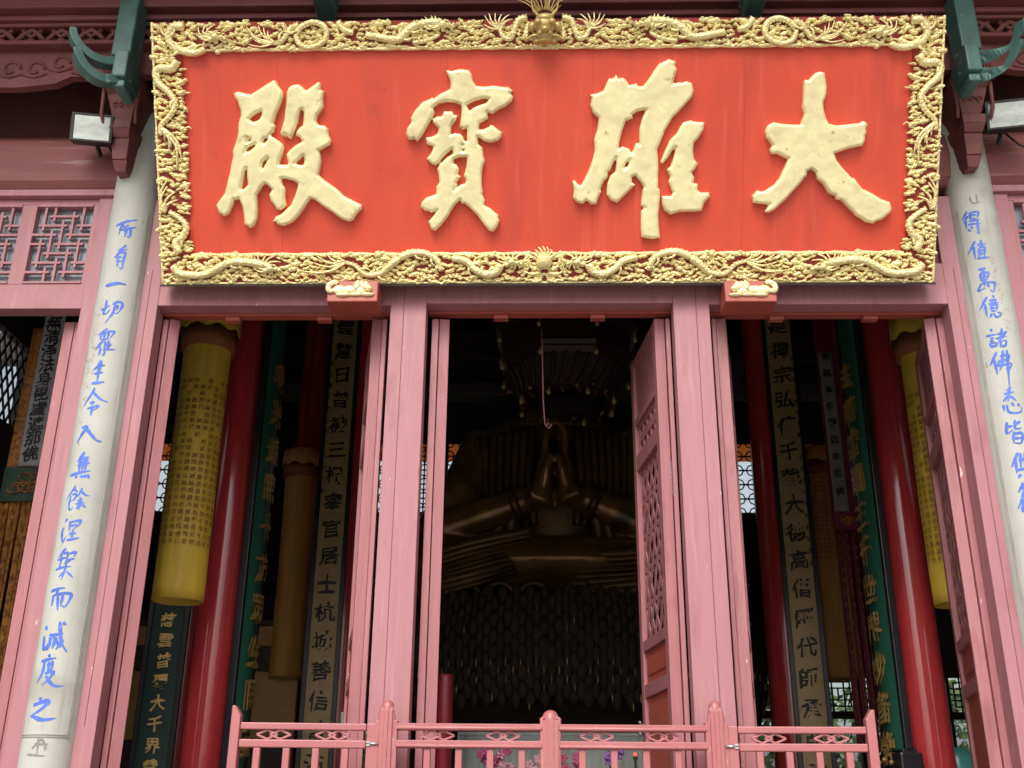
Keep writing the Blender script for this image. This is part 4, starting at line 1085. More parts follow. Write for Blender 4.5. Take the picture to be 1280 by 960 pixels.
# cloud lumps filling the rest
occ = [(p, max(r)) for P, r, l in BODY for p in P[::2]]+[(p, .012) for P, w in FL_ for p in P[::2]]+[(h, .05) for h in HEADS]
rnd = random.Random(11); placed = []
def free(u, v, d):
    for (p, r) in occ:
        if abs(p[0]-u) < .1 and math.hypot(p[0]-u, p[1]-v) < r*.86+d*.42: return False
    for (a, b, c) in placed:
        if abs(a-u) < .1 and math.hypot(a-u, b-v) < (c+d)*.64: return False
    return True
tries = 0
while tries < 22000:
    tries += 1
    side = rnd.random(); d = rnd.uniform(.016, .034)
    if side < .40: u, v = rnd.uniform(-PW/2+.012, 0), PH-rnd.uniform(.014, BWt-.004)
    elif side < .80: u, v = rnd.uniform(-PW/2+.012, 0), rnd.uniform(.014, BWb-.004)
    else: u, v = -PW/2+rnd.uniform(.014, BWs-.002), rnd.uniform(BWb, PH-BWt)
    if rnd.random() < .18+.25*math.sin(u*23+v*31) : continue
    if free(u, v, d): placed.append((u, v, d))
for (u, v, d) in placed:
    k_ = rnd.randint(0, 3); a0 = rnd.uniform(-.5, .5); h = rnd.uniform(.006, .016); seedv = rnd.random()
    ca, sa = math.cos(a0), math.sin(a0); hz = rnd.uniform(.45, .7)
    lobes = [(0, 0, 1.0, hz)]+[((rnd.uniform(.5, .95))*sg, rnd.uniform(-.35, .45), rnd.uniform(.45, .75), rnd.uniform(.35, .55)) for sg in (-1, 1)]
    if k_ > 1: lobes.append((rnd.uniform(-.3, .3), .55, .6, .4))
    for s in (1, -1):
        for (lu, lv, ru, rv) in lobes:
            x, y = d*(lu*ca-lv*sa), d*(lu*sa+lv*ca)
            fr.ell((s*(u+x), v+y, .010), (d*ru, d*rv, h+.010+.006*ru), 8, 3, ((ca, s*sa, 0), (-s*sa, ca, 0), (0, 0, 1)), half=True)
        sp_ = [(s*(u+d*.55*math.cos(t*1.0+seedv*6)*(1-t/8.5)), v+d*.42*math.sin(t+seedv*6)*(1-t/8.5), .020+h) for t in [j*.8 for j in range(9)]]
        loc = MB(); loc.tube(sp_, .0032, 4, 1, (0,0,1)); fr.add(loc.v, loc.f, True)
        if k_ == 0:
            q = [(s*(u+d*.8), v, .018), (s*(u+d*1.5), v+d*.5*math.sin(seedv*9), .02), (s*(u+d*2.3), v+d*.2*math.cos(seedv*9), .014)]
            loc = MB(); loc.tube(catmull(q, 3), [.007, .007, .006, .006, .005, .004, .002], 5, 1, (0,0,1)); fr.add(loc.v, loc.f, True)
# wavy gold ledge along the inner and outer rims
def rim(a, b, wob):
    n = int(math.dist(a, b)/.03); P = []
    for i in range(n+1):
        t = i/n; x, y = a[0]+(b[0]-a[0])*t, a[1]+(b[1]-a[1])*t
        P.append((x, y, .016))
    loc = MB(); loc.tube(P, [.007+wob*abs(math.sin(i*.55)) for i in range(n+1)], 6, 1, (0,0,1)); fr.add(loc.v, loc.f, True)
rim((-PW/2+.006, .008), (PW/2-.006, .008), .002)
rim((-PW/2+.2, PH-BWt), (PW/2-.2, PH-BWt), .007); rim((-PW/2+.2, BWb), (PW/2-.2, BWb), .007)
rim((-PW/2+.006, .0), (-PW/2+.006, PH), .003); rim((PW/2-.006, .0), (PW/2-.006, PH), .003)
fr.build('dragon_frame', GOLDFR, plaque)
# dragon head facing forward over the top rim
hd = MB(pl); uc, vc = px2uv(681, 20); vc -= .02
for du, dv, dw, r in ((0,-.05,.08,(.075,.06,.05)),(0,-.115,.10,(.055,.045,.05)),(0,-.15,.09,(.05,.022,.05)),(0,-.09,.15,(.03,.022,.03)),(-.045,-.04,.12,(.024,.022,.025)),(.045,-.04,.12,(.024,.022,.025)),(-.03,-.112,.145,(.014,.012,.014)),(.03,-.112,.145,(.014,.012,.014)),(0,-.01,.09,(.06,.03,.04)),(-.08,-.06,.07,(.03,.035,.03)),(.08,-.06,.07,(.03,.035,.03)),(-.05,-.15,.07,(.03,.02,.03)),(.05,-.15,.07,(.03,.02,.03))):
    hd.ell((uc+du, vc+dv, dw), r, 12, 8)
for k in range(12):
    a = math.pi*(.16+.68*k/11); L = .12+.035*(k % 3)
    P = catmull([(uc+.05*math.cos(a), vc+.01+.03*math.sin(a), .08), (uc+L*.7*math.cos(a)+.012*math.sin(5*a), vc+.01+L*.7*math.sin(a), .09), (uc+L*1.05*math.cos(a)+.02*math.cos(9*a), vc+.015+L*math.sin(a), .07)], 4)
    loc = MB(); loc.tube(P, [.0065*(1-.8*i/(len(P)-1)) for i in range(len(P))], 5, 1, (0,0,1)); hd.add(loc.v, loc.f, True)
for s in (1, -1):
    for P in ([(.03,-.12),(.08,-.12),(.11,-.14),(.13,-.12)], [(.04,.0),(.075,.04),(.085,.10)]):
        Q = catmull([(uc+s*a, vc+b, .10) for a, b in P], 4)
        loc = MB(); loc.tube(Q, [.011*(1-.7*i/(len(Q)-1)) for i in range(len(Q))], 6, 1, (0,0,1)); hd.add(loc.v, loc.f, True)
hd.build('dragon_head', GOLDHEAD, plaque)
pm = MB(pl); up_, vp = px2uv(680, 327)
pm.ell((up_, vp, .035), (.052, .052, .045), 20, 12)
for k in range(90):
    a = k*2.39996; r = .050*math.sqrt((k+.5)/90); z = math.sqrt(max(0, .0027-r*r))*.85
    pm.ell((up_+r*math.cos(a), vp+r*math.sin(a), .035+z), (.0042, .0042, .004), 5, 3)
for k in range(7):
    a = math.pi*(.2+.6*k/6)
    P = catmull([(up_+.045*math.cos(a), vp+.045*math.sin(a), .03), (up_+.075*math.cos(a)+.006, vp+.075*math.sin(a), .036), (up_+.09*math.cos(a)-.01, vp+.10*math.sin(a), .03)], 4)
    loc = MB(); loc.tube(P, [.010*(1-.7*i/8) for i in range(len(P))], 6, 1, (0,0,1)); pm.add(loc.v, loc.f, True)
for s in (1, -1):
    for P in ([(.05,-.05),(.09,-.03),(.10,.02),(.075,.03)], [(.03,-.075),(.09,-.08),(.14,-.05)], [(.1,.04),(.13,.0),(.12,-.06)]):
        Q = catmull([(up_+s*a, vp+b, .03) for a, b in P], 5)
        loc = MB(); loc.tube(Q, [.012*(1-.7*i/(len(Q)-1)) for i in range(len(Q))], 6, 1, (0,0,1)); pm.add(loc.v, loc.f, True)
for k in range(9):
    pm.ell((up_-.08+.02*k, vp-.085+.004*math.sin(k*2), .02), (.016, .014, .014), 6, 4)
pm.build('pearl', GOLDFR, plaque)

# lion blocks that carry the plaque
def lion_block(px, label, s):
    c = at(px, 360, -.20); w = .165
    zt3 = at(px, 347, -.24).z; zb3 = at(px, 370, -.24).z
    r = thing('plaque_support', label, 'carved block', (c.x, 0, zb3), 'lion blocks under the plaque')
    m = MB(); m.box(c.x-w, c.x+w, -.20, -.002, zb3-.02, zt3); m.build('block', PANELRED, r, .008)
    m = MB(); Y = -.205; zc = (zt3+zb3)/2-.005; X = lambda d: c.x+s*d
    for d, z, rx, rz, ry in ((-.02,.0,.085,.030,.022),(-.085,.0,.045,.034,.024),(.075,.022,.040,.034,.03),(.105,.008,.024,.02,.026),(.05,.0,.045,.04,.022),(.10,-.034,.045,.012,.02),(-.06,-.036,.05,.012,.02),(.02,-.034,.05,.011,.016),(.085,.05,.014,.012,.02),(.055,.05,.014,.012,.018)):
        m.ell((X(d), Y, zc+z), (rx, ry, rz), 12, 8)
    for k in range(6):
        a = 2.0+k*.35
        m.tube([(X(.05), Y-.02, zc+.02), (X(.05+.04*math.cos(a)), Y-.022, zc+.02+.04*math.sin(a))], .009, 6)
    Q = catmull([(X(-.11), Y, zc+.0), (X(-.15), Y-.005, zc-.01), (X(-.155), Y-.005, zc+.03), (X(-.12), Y-.003, zc+.055), (X(-.10), Y, zc+.045)], 5)
    m.tube(Q, [.013+.007*math.sin(3*i/len(Q)) for i in range(len(Q))], 6)
    m.build('lion', GOLDCHAR, r)
lion_block(441, 'red block with a gold recumbent lion, under the plaque left of the middle doorway', 1)
lion_block(938, 'red block with a gold crouching lion, under the plaque right of the middle doorway', -1)

# ================================================================== FLOODLIGHTS
def floodlight(px, py, label, s):
    c = at(px, py, -.34); r = thing('floodlight', label, 'floodlight', (c.x, -.17, c.z), 'floodlights on the tie beam')
    tilt = rad(-14); A = Vector((0, -math.cos(tilt), math.sin(tilt))); Uv = Vector((0, math.sin(tilt), math.cos(tilt))); R_ = Vector((1, 0, 0))
    yaw = rad(s*10); rot = Matrix.Rotation(yaw, 3, 'Z'); A = rot@A; Uv = rot@Uv; R_ = rot@R_
    f = lambda x, y, z: tuple(c+R_*x+A*z+Uv*y)
    m = MB(f); m.box(-.135, .135, -.098, .098, -.09, .0)
    for k in range(7):
        x = -.13+.26*k/6; m.box(x-.006, x+.006, -.085, .085, -.125, -.0905)
    for k in range(7):
        y = -.08+.16*k/6; m.box(-.150, -.1355, y-.006, y+.006, -.085, -.01); m.box(.1355, .150, y-.006, y+.006, -.085, -.01)
    m.build('housing', LAMPBODY, r, .006)
    m = MB(f)
    for q in ((-.135,.135,.086,.098),(-.135,.135,-.098,-.086)): m.box(q[0], q[1], q[2], q[3], .001, .012)
    for q in ((-.135,-.118),(.118,.135)): m.box(q[0], q[1], -.0855, .0855, .001, .012)
    m.build('rim', LAMPBODY, r)
    m = MB(f); m.box(-.117, .117, -.085, .085, .001, .005); o = m.build('lens', LAMPFACE, r)
    m = MB(); m.bar(c+Vector((0,.05,-.02)), (c.x, -.145, c.z-.10), .05, .012, (1,0,0)); m.tube([(c.x+.05, -.16, c.z-.02), (c.x+.12, -.19, c.z-.14), (c.x+.22, -.17, c.z-.17)], .007, 6)
    m.build('mounting_arm', LAMPBODY, r)
floodlight(115, 160, 'square floodlight on the weathered beam beside the left carved pendant', 1)
floodlight(1259, 143, 'square floodlight on the weathered beam beside the right carved pendant', -1)

# ================================================================== RAILINGS
YB = -.22
zr1 = zat(905, YB, 600); zr0 = zat(913.7, YB, 600); zq1 = zat(926, YB, 600); zq0 = zat(936, YB, 600)
def rail_set(root, x0, x1, y, prof=True):
    for z0, z1 in ((zr0, zr1), (zq0, zq1), (FL+.12, FL+.18)):
        m = MB()
        m.box(x0, x1, y-.028, y+.028, z0, z1)
        if prof:
            m.box(x0, x1, y-.036, y-.0285, z0+.012, z1-.022)
            m.tube([(x0, y-.03, z0+.012), (x1, y-.03, z0+.012)], .011, 8)
        m.build('rail', RAILPINK, root, .003)
def lozenge(m, cx, cz, y):
    w, h = .057, (zr0-zq1)/2-.002
    for dx in (-.036, .036):
        P = [(cx+dx-w, cz), (cx+dx, cz+h), (cx+dx+w, cz), (cx+dx, cz-h)]
        for a, b in zip(P, P[1:]+P[:1]):
            m.bar((a[0], y+(.002 if dx > 0 else 0), a[1]), (b[0], y+(.002 if dx > 0 else 0), b[1]), .011, .022)
def post(m, x, w, y, ztop):
    m.box(x-w, x+w, y-.045, y+.045, FL+.003, ztop-.05)
    m.lathe([(w*1.0, -.05), (w*.98, -.02), (w*.7, -.004), (w*.35, .004), (.001, .006)], (x, y, ztop), 16)
    for s in (-1, 1):
        m.tube([(x+s*(w+.004), y-.02, FL+.2), (x+s*(w+.004), y-.02, zr1+.03), (x+s*w*.7, y-.02, ztop-.035)], .012, 6)
    m.box(x-w*.35, x+w*.35, y-.052, y-.0455, FL+.1, ztop-.05)
mid = at(688, 900, YB).x; xl0 = at(497, 905, YB).x; xr0 = at(882, 905, YB).x
r = thing('railing', 'pink wooden balustrade with a round topped middle post before the centre doorway', 'railing', (mid, YB, FL))
for xa_, xb_ in ((xl0, mid-.046), (mid+.046, xr0)):
    rail_set(r, xa_, xb_, YB)
m = MB(); ztop = zat(889, YB, 688); post(m, mid, .043, YB, ztop); m.build('post', RAILPINK, r, .006)
for x, zt3 in ((at(485, 880, YB).x, zat(876, YB, 485)), (at(893, 880, YB).x, zat(877, YB, 893))):
    m = MB(); post(m, x, .034, YB, zt3)
    m.box(x-.062, x-.04, YB-.03, YB+.03, FL+.004, zr1+.015); m.box(x+.04, x+.062, YB-.03, YB+.03, FL+.004, zr1+.015)
    m.build('post', RAILPINK, r, .005)
zc = (zr0+zq1)/2
for px in (547, 629, 746, 830):
    m = MB(); lozenge(m, at(px, 920, YB).x, zc, YB); m.build('lozenge', RAILPINK, r, .002)
def balusters(x0, x1, n, y, root):
    for k in range(n):
        x = x0+(x1-x0)*(k+.5)/n
        m = MB(); m.box(x-.0185, x+.0185, y-.019, y+.019, FL+.181, zq0-.001); m.build('baluster', RAILPINK, root, .004)
balusters(at(514, 950, YB).x-.0, at(672, 950, YB).x+.0, 4, YB, r); balusters(at(708, 950, YB).x, at(868, 950, YB).x, 4, YB, r)
def gate(side, label):
    """side gate hung at the post, its outer end swung a little towards the steps"""
    hx = at(472, 900, YB).x if side < 0 else at(908, 900, YB).x
    ox = at(291, 900, YB-.04).x if side < 0 else at(1091, 900, YB-.03).x
    L = abs(ox-hx); a = math.atan2(-.07, 1)
    r = thing('gate', label, 'gate', (hx, YB, FL))
    ca, sa = math.cos(a), math.sin(a)
    f = lambda x, y, z: (hx+side*(x*ca-y*sa*0), YB+x*sa+y, z)
    for z0, z1 in ((zr0-.004, zr1-.004), (zq0-.004, zq1-.004), (FL+.12, FL+.18)):
        m = MB(f); m.box(.055, L-.052, -.024, .024, z0, z1); m.build('rail', RAILPINK, r, .006)
    m = MB(f); m.box(0, .052, -.03, .03, FL+.05, zr1-.002); m.build('stile', RAILPINK, r, .006)
    m = MB(f); zt4 = zat(882, YB-.06, 291)
    m.prism([(L-.05, FL+.05), (L, FL+.05), (L, zt4), (L-.018, zt4), (L-.05, zt4-.05)], lambda x, z: (x, -.03, z), lambda x, z: (x, .03, z))
    m.v = m.v; o = m.build('end_stile', RAILPINK, r, .005)
    pxs = (343, 415) if side < 0 else (961, 1038)
    for px in pxs:
        m = MB(f); x = abs(at(px, 915, YB-.03).x-hx); lozenge(m, x, zc-.004, 0); m.build('lozenge', RAILPINK, r, .002)
    n = 4
    for k in range(n):
        m = MB(f); x = .052+(L-.102)*(k+.72)/(n+.35); m.box(x-.0185, x+.0185, -.018, .018, FL+.181, zq0-.005); m.build('baluster', RAILPINK, r, .004)
    m = MB(f); z = (zq0+zq1)/2; m.tube([(-.02, -.04, z), (.05, -.034, z)], .007, 6); m.box(.03, .05, -.04, -.0305, z-.012, z+.012); m.build('latch', METAL, r)
gate(-1, 'pink lattice gate with a slanted end stile, before the left doorway')
gate(1, 'pink lattice gate with a slanted end stile, before the right doorway')

# ================================================================== HANGING SUTRA BANNERS (yellow silk tubes)
SUT = '觀自在菩薩行深般若波羅蜜多時照見五蘊皆空度一切苦厄舍利子色不異空空不異色色即是空空即是色受想行識亦復如是舍利子是諸法空相不生不滅不垢不淨不增不減是故空中無色無受想行識無眼耳鼻舌身意無色聲香味觸法無眼界乃至無意識界無無明亦無無明盡乃至無老死亦無老死盡無苦集滅道無智亦無得以無所得故菩提薩埵依般若波羅蜜多故心無罣礙'
def sutra_banner(x, y, rr, zb, zt, label, cloth, rows, cols, z_text, facing=0):
    r = thing('sutra_banner', label, 'banner', (x, y, zb), 'tubular sutra banners')
    m = MB(); n = 64; prof = [zb+(zt-zb)*k/24 for k in range(25)]; vs = []
    for i, z in enumerate(prof):
        t = i/24
        for k in range(n):
            a = 2*math.pi*k/n; q = rr*(1+.010*math.sin(9*a+.12*i)+.008*math.sin(17*a-.2*i)*t+.035*(1-t)*math.sin(3*a+1)+.012*math.sin(i*.9+2*a)*(1-t)+.010*math.sin(2*a+i*.35))
            vs.append((x+q*math.cos(a), y+q*math.sin(a), z))
    m.add(vs, [(i*n+k, i*n+(k+1) % n, (i+1)*n+(k+1) % n, (i+1)*n+k) for i in range(24) for k in range(n)], True)
    b = m.build('cloth_tube', cloth, r)
    b.modifiers.new('thick', 'SOLIDIFY').thickness = .006
    m = MB(); m.lathe([(rr*1.02, zt-.16), (rr*1.16, zt-.16), (rr*1.2, zt), (rr*1.02, zt)], (x, y, 0), 48); m.build('valance', ORBAND, r)
    m = MB(); pts = []
    for k in range(49):
        a = 2*math.pi*k/48; pts.append((rr*(1.24+.05*abs(math.sin(4*a))), a))
    nn = 48; vs = []
    for z, q in ((zt, 1.0), (zt+.02, 1.02), (zt+.20, .98), (zt+.24, .6)):
        for k in range(nn): vs.append((x+pts[k][0]*q*math.cos(pts[k][1]), y+pts[k][0]*q*math.sin(pts[k][1]), z-(0 if q != 1 else .02*math.sin(8*pts[k][1]))))
    m.add(vs, [(i*nn+k, i*nn+(k+1) % nn, (i+1)*nn+(k+1) % nn, (i+1)*nn+k) for i in range(3) for k in range(nn)]+[tuple(range(3*nn, 4*nn))], True)
    m.build('canopy_top', cloth, r)
    m = MB(); m.tube([(x, y, zt+.2), (x, y, 7.9)], .008, 5); m.build('cord', MATS['crimson_cloth'], r)
    if rows:
        m = MB(); idx = 0; rnd = random.Random(4); wdt = .032
        for c in range(cols):
            a0 = facing+(cols/2-c-.5)*wdt*1.55
            for k in range(rows):
                ch = SUT[idx % len(SUT)]; idx += 1
                if rnd.random() < .13 and k < rows*.5: continue
                z = z_text-k*wdt*1.75
                if z < zb+.06: break
                write(m, [(ch, a0, z, 1)], lambda u, v, w: (x+(rr*1.022+.012)*math.sin(u/rr), y-(rr*1.022+.012)*math.cos(u/rr), v), wdt*1.15, .02, idx)
        m.build('sutra_text', SUTRA, b)
    return r
YBN = 1.55
def ban(pxc, py, Y): return at(pxc, py, Y)
bl = ban(240, 600, YBN); zbb = zat(752, YBN, 225); ztb = zat(418, YBN, 255)
rr_ = (at(270, 590, YBN).x-at(207, 590, YBN).x)/2*.93
sutra_banner(bl.x, YBN, rr_, zbb, ztb, 'bright yellow sutra banner hanging beside the left red lacquered column', YELLOW, 24, 9, zat(486, YBN, 250), .06)
br_ = ban(1178, 600, YBN)
sutra_banner(br_.x, YBN, rr_, zat(756, YBN, 1180), zat(425, YBN, 1150), 'bright yellow sutra banner half hidden by the open door at the far right', YELLOW, 24, 9, zat(500, YBN, 1150), -.06)
Y2 = 6.9
p = ban(369, 700, Y2)
sutra_banner(p.x, Y2, .205, zat(848, Y2, 380), zat(585, Y2, 390), 'ochre sutra banner left of the left gilt couplet board', OCHRE, 0, 0, 0)
p = ban(1030, 700, Y2)
sutra_banner(p.x, Y2, .29, zat(850, Y2, 1030), zat(585, Y2, 1030), 'ochre sutra banner with rows of writing right of the right gilt couplet board', OCHRE, 20, 9, zat(600, Y2, 1030), 0)

# ================================================================== COUPLET BOARDS
def board(root_name, label, x, y, ang, wid, z0, z1, face, chars, ink, csize, side=None, frame=BLACK, curve=.10, ztxt=None, step=None, gilt_thick=0, base=False):
    """tall board; ang = direction its face looks, degrees from -Y towards +X"""
    a = rad(ang); n = Vector((math.sin(a), -math.cos(a), 0)); t = Vector((math.cos(a), math.sin(a), 0))
    r = thing(root_name, label, 'couplet board', (x, y, z0), 'couplet boards on the columns')
    O = Vector((x, y, 0)); h = wid/2
    def f(u, v, w=0):
        bow = curve*(1-(u/h)**2)
        return tuple(O+t*u+n*(bow+w)+Vector((0, 0, v)))
    m = MB(); N = 30; vs = []
    for v in (z0, z1):
        for w in (0, .03):
            for k in range(N+1): vs.append(f(-h+wid*k/N, v, w-.03))
    q = N+1; fs = []
    for k in range(N):
        fs += [(q+k, q+k+1, 3*q+k+1, 3*q+k), (k+1, k, 2*q+k, 2*q+k+1), (k, k+1, q+k+1, q+k), (2*q+k+1, 2*q+k, 3*q+k, 3*q+k+1)]
    fs += [(0, q, 3*q, 2*q), (N, 2*q+N, 3*q+N, q+N)]
    m.add(vs, fs, False); m.build('panel', face, r)
    m = MB()
    for s in (-1, 1):
        A = Vector(f(s*(h+.012), z0, -.008)); B = Vector(f(s*(h+.012), z1, -.008)); m.bar(A, B, .055, .055, n)
    for z in (z0-.02, z1+.02): m.bar(Vector(f(-h-.03, z, curve*.2-.01)), Vector(f(h+.03, z, curve*.2-.01)), .05, .06+curve, n)
    m.build('frame', frame, r, .006)
    if chars:
        m = MB(); v = ztxt if ztxt else z1-csize
        for i, ch in enumerate(chars):
            write(m, [(ch, 0, v-i*step, 1)], lambda u, vv, w: f(u, vv, .009+w), csize, .02, 31*i, 0)
            if gilt_thick:
                write(m, [(ch, 0, v-i*step, 1)], lambda u, vv, w: f(u, vv, .009+w), csize, .02, 31*i, gilt_thick)
        m.build('writing', ink, r)
    if side:
        txt, off, sz, st, v0 = side; m = MB()
        for i, ch in enumerate(txt): write(m, [(ch, off, v0-i*st, 1)], lambda u, vv, w: f(u, vv, .009+w), sz, .02, 77*i, 0)
        m.build('small_writing', INK, r)
    if base:
        m = MB(); A = Vector(f(-h-.06, z0-.10, .02)); B = Vector(f(h+.06, z0-.10, .02)); m.bar(A, B, .16, .12+curve, n)
        bb = m.build('base_bracket', BLACK, r, .015)
        m = MB()
        for k in range(7): m.ell(f(-h+wid*k/6, z0-.09+.02*(k % 2), .09+curve*.6), (.022, .022, .018), 6, 4)
        m.build('gilt_scroll', BRONZE, bb)
    return r
zg = lambda py, Y, px: zat(py, Y, px)
GW = .33
stp = (zg(410, YG, 430)-zg(875, YG, 400))/13.0
board('couplet_board', 'gilt couplet board with black characters left of the middle doorway', xgl, YG, 8, GW, zg(985, YG, 395), 7.95, GOLDBOARD,
      '雲慧日普被三根宰官居士杭城善信普沾法', INK, .215, side=('浙江省三十三天一九九八年', -.145, .07, stp*.43, zg(455, YG, 418)), ztxt=zg(410, YG, 430), step=stp*.93, frame=BLACK, curve=.012)
stp2 = (zg(408, YG, 975)-zg(885, YG, 1012))/13.0
board('couplet_board', 'gilt couplet board with black characters right of the middle doorway', xgr, YG, -10, GW, zg(985, YG, 1020), 7.95, GOLDBOARD,
      '是禪宗弘傳千載大德高僧歷代師承弘法利', INK, .215, side=('永明寺山門天下第一歷史文化名城西湖南岸', .145, .06, stp2*.40, zg(450, YG, 990)), ztxt=zg(408, YG, 975), step=stp2*.93, frame=BLACK, curve=.012)
# green boards on the near red columns, facing each other
gw = .40
pz0 = zat(938, YC1, 1100)
board('couplet_board', 'green couplet board with gold characters on the left red lacquered column', xl+RC+.085, YC1+.05, 87, gw, pz0-.35, 5.75, GREEND,
      '明光遍照十方眾生同登彼岸廣', MATS['gilt_dim'], .23, ztxt=zat(470, YC1, 345), step=.335, gilt_thick=.025, curve=.05, base=True)
board('couplet_board', 'green couplet board with gold characters on the right red lacquered column', xr-RC-.085, YC1+.05, -87, gw, pz0, 5.75, GREEND,
      '法雨普潤三千世界妙音常住', MATS['gilt_dim'], .23, ztxt=zat(470, YC1, 1062), step=.305, gilt_thick=.025, curve=.05, base=True)
p = at(200, 860, 5.2)
board('couplet_board', 'dark green couplet board low behind the left yellow banner', p.x, 5.2, 6, .36, FL+.3, 6.0, mat('board_green_dark', (.012,.06,.05), .45, var=.15),
      '慈雲普覆大千界慧日高懸萬古春', GILT, .15, ztxt=zat(775, 5.2, 210), step=.215, gilt_thick=.004, curve=.012)
lacq_col(p.x+.1, 5.5, .22, 9)

# ================================================================== PRAYER BANNERS WITH WHITE STRIPS
def prayer(x, y, tx, wid, ztop, zs1, zs0, zp1, zp0, zb, label, cloth, patch, strip, chars, csize, step, ztxt=None):
    r = thing('prayer_banner', label, 'banner', (x, y, zb), 'prayer banners with white strips')
    f = lambda u, v, w: (x+u, y-w, v)
    def sheet(u0, u1, z0, z1, w, mt, name, wob=.006, par=r):
        m = MB(); nu, nz = 6, 24; vs = []
        for j in range(nz+1):
            for i in range(nu+1):
                z = z0+(z1-z0)*j/nz
                vs.append(f(u0+(u1-u0)*i/nu, z, w+wob*math.sin(9*i/nu+z*2.1)))
        m.add(vs, [(j*(nu+1)+i, j*(nu+1)+i+1, (j+1)*(nu+1)+i+1, (j+1)*(nu+1)+i) for j in range(nz) for i in range(nu)], True)
        o = m.build(name, mt, par); sd = o.modifiers.new('thick', 'SOLIDIFY'); sd.thickness = .004
        return o
    sheet(-wid/2, wid/2, zp0, ztop, 0, cloth, 'cloth')
    st = sheet(tx-wid*.24, tx+wid*.24, zs0, zs1, .015, strip, 'white_strip', .003)
    m = MB()
    for i, ch in enumerate(chars):
        write(m, [(ch, tx, (ztxt or zs1-csize*.75)-i*step, 1)], lambda u, v, w: f(u, v, .021+.003*math.sin(v*2.1)), csize, .02, 19*i)
    m.build('writing', INK, st)
    pt = sheet(-wid*.5, wid*.5, zp0, zp1, .022, patch, 'embroidered_patch', .002)
    m = MB(); zc_ = (zp0+zp1)/2; h = (zp1-zp0)/2
    rnd = random.Random(int(abs(x)*100))
    for k in range(9):
        ax, az, t0 = x+rnd.uniform(-.6, .6)*h, zc_+rnd.uniform(-.5, .5)*h, rnd.uniform(0, 6)
        q = catmull([(ax+h*.45*math.cos(t0+t)*(1-t/9), y-.028, az+h*.35*math.sin(t0+t)*(1-t/9)) for t in [j*.8 for j in range(8)]], 3)
        m.tube(q, [.007*(1-.6*i/(len(q)-1)) for i in range(len(q))], 5)
    m.build('embroidery', ORANGE, pt)
    nr = 4
    for k in range(nr):
        u0 = -wid*.5+wid*k/nr+.006
        rb = sheet(u0, u0+wid/nr-.016, zb, zp0-.002, .004+.006*(k % 2), cloth, 'ribbon', .012)
        m = MB()
        for j in range(int((zp0-zb)/.13)):
            z = zp0-.08-j*.13
            m.tube([f(u0+.03, z, .035), f(u0+wid/nr*.4, z+.025, .035), f(u0+wid/nr*.6, z-.02, .035)], .006, 4)
        m.build('stitching', SUTRA, rb)
    return r
YP = 1.7
xp = at(37, 580, YP).x
prayer(xp, YP, .0, .36, 5.3, zat(375, YP, 70), zat(583, YP, 40), zat(585, YP, 30), zat(628, YP, 25), FL+.35,
       'orange prayer banner with a lettered white strip in the left bay', ORANGE, GREENP, PAPER, '無清淨法身毘盧遮那佛', .125, (zat(404, YP, 65)-zat(568, YP, 40))/9, zat(404, YP, 65))
YP2 = 5.6
prayer(at(1050, 560, YP2).x, YP2, -.06, .34, 8.2, zat(440, YP2, 1030), zat(640, YP2, 1045), zat(640, YP2, 1048), zat(662, YP2, 1048), zat(940, YP2, 1060),
       'dark crimson prayer banner with a pale lettered strip behind the right green board', ORCRIMSON, mat('pink_patch', (.20,.02,.06), .7, var=.3, scale=20), mat('aged_strip', (.26,.25,.22), .8, var=.1), '南無本師釋迦牟尼佛', .10, .21)

# ================================================================== THE GREAT STATUE
def remeshed(mb, voxel, smooth=6):
    me = mb.mesh('tmp'); o = bpy.data.objects.new('tmp', me); C.objects.link(o)
    r = o.modifiers.new('r', 'REMESH'); r.mode = 'VOXEL'; r.voxel_size = voxel; r.use_smooth_shade = True
    s_ = o.modifiers.new('s', 'SMOOTH'); s_.iterations = smooth; s_.factor = .5
    bpy.context.view_layer.update()
    out = bpy.data.meshes.new_from_object(o.evaluated_get(bpy.context.evaluated_depsgraph_get()))
    bpy.data.objects.remove(o); bpy.data.meshes.remove(me)
    out.materials.clear()
    for p in out.polygons: p.use_smooth = True
    return out
YS = 8.2; YH = 7.2
H = lambda px, py, Y=YH: at(px, py, Y)
SXC = H(693, 640, YS).x
zseat = zat(742, 7.4)
st = thing('buddha_statue', 'giant dark gilt seated statue with raised joined hands in the gloom of the hall', 'statue', (SXC, YS, zseat))
m = MB()
zsh = zat(548, YS); zch = zat(505, YS)
m.ell((SXC, YS+.1, (zsh+zseat)/2+.2), (1.05, .85, (zsh-zseat)/2+.45), 24, 16)
m.ell((SXC, YS+.1, zsh-.15), (1.12, .75, .55), 24, 12)
m.ell((SXC, YS-.2, zseat+.30), (2.5, 1.5, .5), 32, 10)
ELB = {-1: H(540, 668, 7.45), 1: H(838, 672, 7.45)}; WR = {-1: H(667, 622), 1: H(720, 619)}
for s in (-1, 1):
    m.tube([(SXC+s*.4, YS-.3, zseat+.35), (SXC+s*1.5, YS-.75, zseat+.32), (SXC+s*2.35, YS-.6, zseat+.28)], [.55, .5, .38], 14)
    m.tube([(SXC+s*2.2, YS-.9, zseat+.25), (SXC+s*1.0, YS-1.25, zseat+.28), (SXC-s*.2, YS-1.3, zseat+.36)], [.34, .30, .2], 12)
    m.tube([(SXC+s*.92, YS, zsh-.15), (SXC+s*1.20, YS-.2, zsh-.75), ELB[s]+Vector((0, .12, .02))], [.42, .36, .28], 14)
